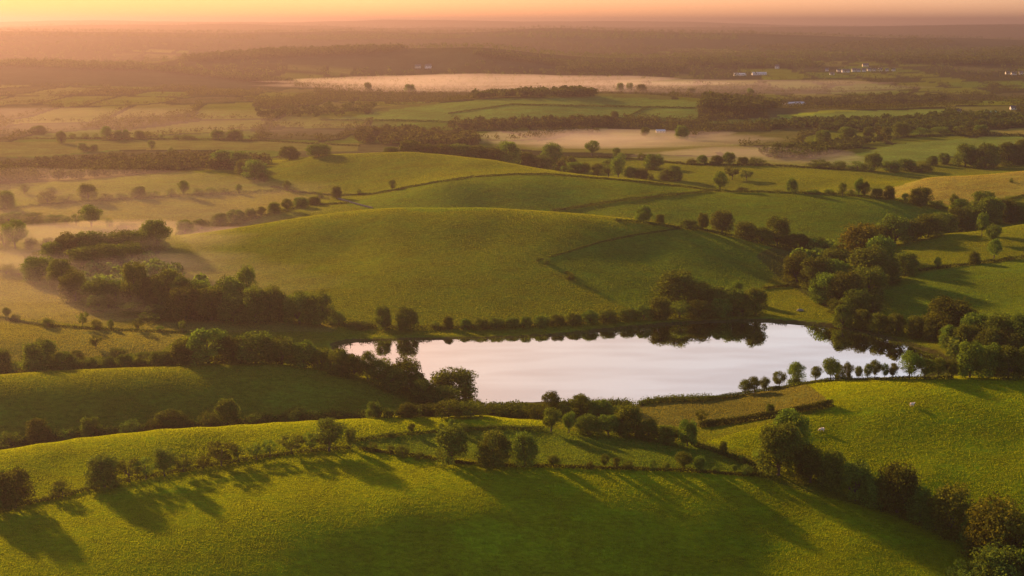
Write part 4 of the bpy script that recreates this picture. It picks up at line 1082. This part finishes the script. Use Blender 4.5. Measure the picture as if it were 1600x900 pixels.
# hedgerow trees and small woods of the far patchwork
hp = np.where((np.abs(COLR[:, 0] - WOODC[0]) < 1e-6) & (vy > 1300) & (vy < 9000) & (np.abs(vx / vy) < 0.5))[0]
sel = rng.choice(hp, min(len(hp), 42000), replace=False)
for lo_, hi_, lab in ((1300, 2600, 'scattered hedgerow trees of the misty middle distance'), (2600, 4300, 'hedgerows and copses of the far vale'), (4300, 9000, 'faint woods on the farthest ridges')):
    k = sel[(vy[sel] >= lo_) & (vy[sel] < hi_)]
    k = k if lo_ < 2000 else k[::3]
    r = np.random.default_rng(lo_)
    o = link_obj('hedgerow_trees', quads_mesh('hedgerow_trees', *low_crowns(np.c_[vx[k], vy[k], ZZ.ravel()[k]], (r.uniform(3.5, 7.5, len(k)) if lo_ < 2000 else r.uniform(6, 12, len(k))) * (1 + vy[k] / 12000), 14, r)[:3], r), (HEDGE,))
    tag(o, lab, 'hedgerow trees', kind='stuff')


# reeds and rushes fringing the water
r = np.random.default_rng(55)
seg_ = np.roll(LAKE, -1, 0) - LAKE
sl_ = np.hypot(seg_[:, 0], seg_[:, 1])
k = r.choice(len(LAKE), 16000, p=sl_ / sl_.sum())
q_ = LAKE[k] + seg_[k] * r.uniform(size=(16000, 1))
nn_ = np.stack([-seg_[k, 1], seg_[k, 0]], 1) / sl_[k][:, None]
q_ = q_ + nn_ * r.normal(0, 1.5, (16000, 1))
keep = fbm(q_[:, 0] / 9, q_[:, 1] / 9, 33, 3) > -0.06
q_ = q_[keep]
gz_ = np.array([max(0.0, ground_z(a_, b_)) for a_, b_ in q_])
hh_ = r.uniform(0.1, 0.9, len(q_)) ** 1.5
me = quads_mesh('shore_reeds', np.c_[q_, gz_ + hh_ * .8], np.c_[r.normal(size=(len(q_), 2)), r.normal(0, .25, len(q_))], r.uniform(.25, .5, len(q_)), r)
tag(link_obj('shore_reeds', me, (HEDGE,)), 'ragged reeds and rushes fringing the lake', 'reeds', kind='stuff')

# ------------------------------------------------------------------ standing grass of the near fields
r = np.random.default_rng(77)
N = 2100000
gx_ = r.uniform(-0.46, 0.46, N)
gy_ = 284 * np.exp(r.uniform(0, 1, N) ** 1.0 * math.log(1150 / 284))
gX = gx_ * gy_
ia = np.clip(np.searchsorted(GA, gx_) - 1, 0, len(GA) - 2)
ja = np.clip(np.searchsorted(GY, gy_) - 1, 0, len(GY) - 2)
gs = gy_ / 350
dens = 0.45 * fbm(gX / 4.0, gy_ / 1.6, 91, 3) + 0.35 * fbm(gX / 14, gy_ / 9, 95, 2)
ok = (sd[ja, ia] > 5) & (dens > np.where(gy_ > 480, -0.45, -0.24))
ia, ja, gX, gy_, dens, gs = ia[ok], ja[ok], gX[ok], gy_[ok], dens[ok], gs[ok]
fa = ((gX / gy_) - GA[ia]) / (GA[ia + 1] - GA[ia])
fb = (gy_ - GY[ja]) / (GY[ja + 1] - GY[ja])
gZ = (ZZ[ja, ia] * (1 - fa) + ZZ[ja, ia + 1] * fa) * (1 - fb) + (ZZ[ja + 1, ia] * (1 - fa) + ZZ[ja + 1, ia + 1] * fa) * fb
n = len(gX)
far_ = np.clip((gy_ - 420) / 200, 0, 1)
hgt = (0.10 + 0.20 * np.clip(dens * (1 - .8 * far_) + .15 - .1 * far_, 0, .5)) * r.uniform(0.75, 1.25, n) * np.minimum(gs, 1.5) ** 0.7
wid = r.uniform(0.13, 0.30, n) * np.minimum(gs, 1.6) ** 0.7
an = r.uniform(0, 2 * math.pi, n)
ux, uy = np.cos(an) * wid * .5, np.sin(an) * wid * .5
lx, ly = r.normal(0, .10, n), r.normal(0, .10, n)
v = np.stack([np.stack([gX - ux, gy_ - uy, gZ - .05], 1), np.stack([gX + ux, gy_ + uy, gZ - .05], 1), np.stack([gX + ux * .6 + lx, gy_ + uy * .6 + ly, gZ + hgt], 1), np.stack([gX - ux * .6 + lx, gy_ - uy * .6 + ly, gZ + hgt], 1)], 1).reshape(-1, 3)
me = bpy.data.meshes.new('grass')
me.vertices.add(4 * n)
me.vertices.foreach_set('co', v.astype(np.float32).ravel())
me.loops.add(4 * n)
me.loops.foreach_set('vertex_index', np.arange(4 * n, dtype=np.int32))
me.polygons.add(n)
me.polygons.foreach_set('loop_start', (np.arange(n) * 4).astype(np.int32))
me.polygons.foreach_set('loop_total', np.full(n, 4, np.int32))
a = me.attributes.new('field_colour', 'FLOAT_COLOR', 'FACE')
cc = COLR.reshape(nr, nc, 3)[ja, ia] * r.uniform(0.8, 1.2, (n, 1))
a.data.foreach_set('color', np.c_[cc, np.ones(n)].astype(np.float32).ravel())
me.update()
gmat, nt = new_mat('grass_blades')
at_ = nd(nt, 'ShaderNodeAttribute', attribute_name='field_colour')
d = nd(nt, 'ShaderNodeBsdfDiffuse'); t = nd(nt, 'ShaderNodeBsdfTranslucent')
sc_ = nd(nt, 'ShaderNodeVectorMath', operation='MULTIPLY')
sc_.inputs[1].default_value = (2.1, 1.9, 1.0)
ln(nt, at_, 'Color', sc_, 0)
ln(nt, at_, 'Color', d, 'Color'); ln(nt, sc_, 0, t, 'Color')
mx = nd(nt, 'ShaderNodeMixShader', i_0=0.68)
ln(nt, d, 0, mx, 1); ln(nt, t, 0, mx, 2)
o = nd(nt, 'ShaderNodeOutputMaterial'); ln(nt, mx, 0, o, 'Surface')
go = link_obj('grass', me, (gmat,))
tag(go, 'tufted standing grass of the near and middle fields', 'grass', kind='stuff')

# ------------------------------------------------------------------ buildings
def flat_mat(name, col, rough=0.8, sc=1.5, var=0.15):
    m, nt = new_mat(name)
    geo = nd(nt, 'ShaderNodeNewGeometry')
    n = nd(nt, 'ShaderNodeTexNoise', i_Scale=sc, i_Detail=4.0)
    ln(nt, geo, 'Position', n, 'Vector')
    r = nd(nt, 'ShaderNodeValToRGB')
    r.color_ramp.elements[0].position = 0.3
    r.color_ramp.elements[1].position = 0.7
    r.color_ramp.elements[0].color = (*[c * (1 - var) for c in col], 1)
    r.color_ramp.elements[1].color = (*[min(1, c * (1 + var)) for c in col], 1)
    ln(nt, n, 'Fac', r, 'Fac')
    b = nd(nt, 'ShaderNodeBsdfPrincipled', i_Roughness=rough)
    ln(nt, r, 0, b, 'Base Color')
    o = nd(nt, 'ShaderNodeOutputMaterial')
    ln(nt, b, 0, o, 'Surface')
    return m


WHITE = flat_mat('white_render', (0.62, 0.60, 0.57))
CREAM = flat_mat('cream_render', (0.62, 0.52, 0.38))
SLATE = flat_mat('slate', (0.10, 0.10, 0.11))
PALEROOF = flat_mat('pale_sheet_roof', (0.60, 0.60, 0.60))
GREENROOF = flat_mat('green_sheet_roof', (0.16, 0.42, 0.32))
GLASS = flat_mat('dark_window', (0.03, 0.03, 0.035), 0.2)
STONE = flat_mat('grey_stone', (0.20, 0.175, 0.15), 0.9, 3.0, 0.3)
WOOL = flat_mat('wool', (0.66, 0.56, 0.46), 0.95, 9.0, 0.2)


def box(bm, x0, x1, y0, y1, z0, z1):
    v = [bm.verts.new(c) for c in ((x0, y0, z0), (x1, y0, z0), (x1, y1, z0), (x0, y1, z0), (x0, y0, z1), (x1, y0, z1), (x1, y1, z1), (x0, y1, z1))]
    for f in ((3, 2, 1, 0), (4, 5, 6, 7), (0, 1, 5, 4), (1, 2, 6, 5), (2, 3, 7, 6), (3, 0, 4, 7)):
        bm.faces.new([v[k] for k in f])


def mesh_part(name, bm, mat, parent):
    me = bpy.data.meshes.new(name)
    bmesh.ops.recalc_face_normals(bm, faces=bm.faces)
    bm.to_mesh(me)
    return link_obj(name, me, (mat,), parent)


def building(kind, label, cat, px, py, wpx, hpx, dpt=None, wall=None, roof=None, rot=0.0, group=None, chimney=True, Y=None):
    X, Yh, z = hit(px, py)
    w = wpx * Yh / FOC
    h = hpx * Yh / FOC
    d = dpt or min(8.0, w * .7)
    e = h * 0.58
    root = bpy.data.objects.new(kind, None)
    COL.objects.link(root)
    root.location = (X, Yh, z - 0.3)
    root.rotation_euler = (0, 0, rot)
    bm = bmesh.new()
    box(bm, -w / 2, w / 2, -d / 2, d / 2, -1.5, e)
    for sx in (-1, 1):      # gable ends
        v = [bm.verts.new((sx * w / 2, -d / 2, e + .002)), bm.verts.new((sx * w / 2, d / 2, e + .002)), bm.verts.new((sx * w / 2, 0, h - .12))]
        bm.faces.new(v)
    mesh_part('wall', bm, wall or WHITE, root)
    bm = bmesh.new()
    o = 0.35
    for sy in (-1, 1):
        a0 = Vector((0, sy * (d / 2 + o), e - (h - e) * o / (d / 2)))
        b0 = Vector((0, 0, h))
        tv = Vector((0, 0, 0.18))
        vs = []
        for sx in (-1, 1):
            for p in (a0, b0, b0 + tv, a0 + tv):
                vs.append(bm.verts.new((sx * (w / 2 + o), p.y, p.z)))
        for f in ((0, 1, 2, 3), (7, 6, 5, 4), (0, 4, 5, 1), (1, 5, 6, 2), (2, 6, 7, 3), (3, 7, 4, 0)):
            bm.faces.new([vs[k] for k in f])
    rf = mesh_part('roof', bm, roof or SLATE, root)
    n = max(2, int(w / 3.2))
    for k in range(min(n, 6)):
        bm = bmesh.new()
        cx = -w / 2 + w * (k + .5) / min(n, 6)
        box(bm, cx - .55, cx + .55, -d / 2 - .04, -d / 2 + .1, e * .40, e * .78)
        mesh_part('window', bm, GLASS, root)
    if chimney:
        bm = bmesh.new()
        box(bm, w * .36, w * .36 + .9, -.4, .4, h - .6, h + 1.1)
        mesh_part('chimney', bm, STONE, rf)
    tag(root, label, cat, group)
    return root


building('farmhouse', 'cream farmhouse, left of two houses on the long far ridge', 'house', 653, 106, 9, 5.5, wall=CREAM, group='farmhouses on the far ridge')
building('farmhouse', 'white farmhouse, right of two houses on the long far ridge', 'house', 669, 106, 10, 6, group='farmhouses on the far ridge')
village = [(1292, 111, 5, 4.5), (1300, 117, 7, 4), (1310, 112, 5, 4.5), (1318, 113, 6, 5.5), (1325, 113, 5, 5), (1334, 112, 6, 5.5), (1341, 112, 6, 5), (1350, 112, 6, 5.5), (1358, 111, 6, 5), (1366, 111, 5, 4.5), (1375, 111, 6, 5), (1386, 111, 5, 4.5), (1396, 111, 5, 5)]
for k, (px, py, w, h) in enumerate(village):
    od = ORD[k] if k < len(village) - 1 else 'rightmost'
    building('village_house', f"small white village house, {od}{'' if k in (0, len(village) - 1) else ' from left'} in the far village", 'house', px, py, w, h, rot=0.25 * ((k * 37) % 7 - 3) / 3, group='houses of the far village')
building('village_house', 'house lit cream by sunlight, standing above the far village', 'house', 1352, 104, 9, 5, wall=CREAM)  # cream wall colour stands in for orange sunlight on this house
building('farmhouse', 'lone white house left of the far village', 'house', 1214, 107, 6, 6)
building('barn', 'left of two long white sheds beyond the mist', 'barn', 1156, 118, 18, 4, 14, roof=PALEROOF, group='white sheds beyond the mist', chimney=False)
building('barn', 'right of two long white sheds beyond the mist', 'barn', 1186, 117, 22, 4.5, 14, roof=PALEROOF, group='white sheds beyond the mist', chimney=False)
building('barn', 'long low pale barn beside the far bright field', 'barn', 1240, 165, 38, 6, 12, roof=PALEROOF, rot=0.45, chimney=False)
building('farmhouse', 'white house among trees right of the far bright field', 'house', 1497, 177, 9, 7)
building('barn', 'green-roofed barn among the trees at far right', 'barn', 1547, 179, 17, 6, 12, roof=GREENROOF, chimney=False)
building('farmhouse', 'white farmhouse at the far right edge above the barn', 'house', 1583, 171, 9, 6)
for k, (px, py, w, h) in enumerate([(1574, 116, 6, 5), (1584, 117, 8, 5), (1595, 116, 6, 5)]):
    building('farmhouse', f"white house, {('left', 'middle', 'right')[k]} of three at the far right edge", 'house', px, py, w, h, group='three houses at the far right')
building('barn', 'small cream barn in the misty vale right of centre', 'barn', 1032, 207, 14, 5, 7, wall=CREAM, roof=PALEROOF, chimney=False)

# stone bank at the meeting of the middle fields
pts = [hit(px, py) for px, py in ((528, 311), (548, 317), (566, 322), (582, 326))]
bm = bmesh.new()
r = random.Random(4)
for a, b in zip(pts[:-1], pts[1:]):
    n = int(math.hypot(b[0] - a[0], b[1] - a[1]) / .9)
    for k in range(n):
        t = k / n
        for lv in range(2):
            c = Vector((a[0] + (b[0] - a[0]) * t + r.uniform(-.2, .2), a[1] + (b[1] - a[1]) * t + r.uniform(-.2, .2), a[2] + (b[2] - a[2]) * t + .25 + lv * .5))
            g = bmesh.ops.create_icosphere(bm, subdivisions=1, radius=r.uniform(.45, .62))
            for v in g['verts']:
                v.co = Vector((v.co.x * r.uniform(.9, 1.2), v.co.y, v.co.z * .7)) + c
o = mesh_part('stone_wall', bm, STONE, None)
tag(o, 'low grey dry stone wall between the middle fields', 'wall')

# two boulders on the lakeside meadow
for (px, py, s_, lab) in ((1250, 486, 1.0, 'pale grey boulder on the small meadow beyond the lake'),):
    X, Y, z = hit(px, py)
    bm = bmesh.new()
    bmesh.ops.create_icosphere(bm, subdivisions=3, radius=1)
    for v in bm.verts:
        q = v.co
        k = 1 + .5 * float(fbm(np.array([q.x * 1.7 + 3]), np.array([q.y * 1.7 + q.z * 2]), 4, 3)[0])
        v.co = Vector((q.x * 1.6 * k, q.y * .8 * k, q.z * .75 * k)) * s_
    o = mesh_part('boulder', bm, STONE, None)
    for p in o.data.polygons:
        p.use_smooth = True
    o.location = (X, Y, z + .25)
    tag(o, lab, 'boulder')


# ------------------------------------------------------------------ sheep
def sheep(label, px, py, rot, grazing):
    X, Y, z = hit(px, py)
    hz = 0.30 if grazing else 1.12
    V = [((-.50, 0, .74), .30), ((-.12, 0, .76), .34), ((.30, 0, .78), .31), ((.56, 0, .80 if not grazing else .66), .20), ((.74, 0, (.98 if not grazing else .46)), .135), ((.90, 0, hz - .05 if not grazing else .26), .10), ((1.02, 0, hz - .14 if not grazing else .14), .065),
         ((-.66, 0, .78), .10), ((-.74, 0, .58), .05)]
    E = [(0, 1), (1, 2), (2, 3), (3, 4), (4, 5), (5, 6), (0, 7), (7, 8)]
    for sx, root, hock in ((-.46, 0, -.07), (.34, 2, .02)):
        for sy in (-1, 1):
            b = len(V)
            V += [((sx, sy * .17, .52), .13), ((sx + hock, sy * .17, .28), .06), ((sx, sy * .17, .03), .05)]
            E += [(root, b), (b, b + 1), (b + 1, b + 2)]
    for sy in (-1, 1):
        V.append(((V[4][0][0] + .06, sy * .17, V[4][0][2] + .05), .04))
        E.append((4, len(V) - 1))
    me = bpy.data.meshes.new('sheep')
    me.from_pydata([v for v, _ in V], E, [])
    o = link_obj('sheep', me, (WOOL,))
    sk = o.modifiers.new('skin', 'SKIN')
    for k, (_, rd) in enumerate(V):
        me.skin_vertices[0].data[k].radius = (rd, rd)
    me.skin_vertices[0].data[1].use_root = True
    sk.use_smooth_shade = True
    ss = o.modifiers.new('round', 'SUBSURF')
    ss.levels = ss.render_levels = 2
    o.location = (X, Y, z + .02)
    o.rotation_euler = (0, 0, rot)
    o.scale = (1.15, 1.15, 1.15)
    tag(o, label, 'sheep', 'sheep on the right field')


sheep('pale sheep grazing beside the tall dark trees, lower of the two', 1284, 674, 2.9, True)
sheep('pale sheep standing high on the right field ridge', 1425, 635, 0.3, False)
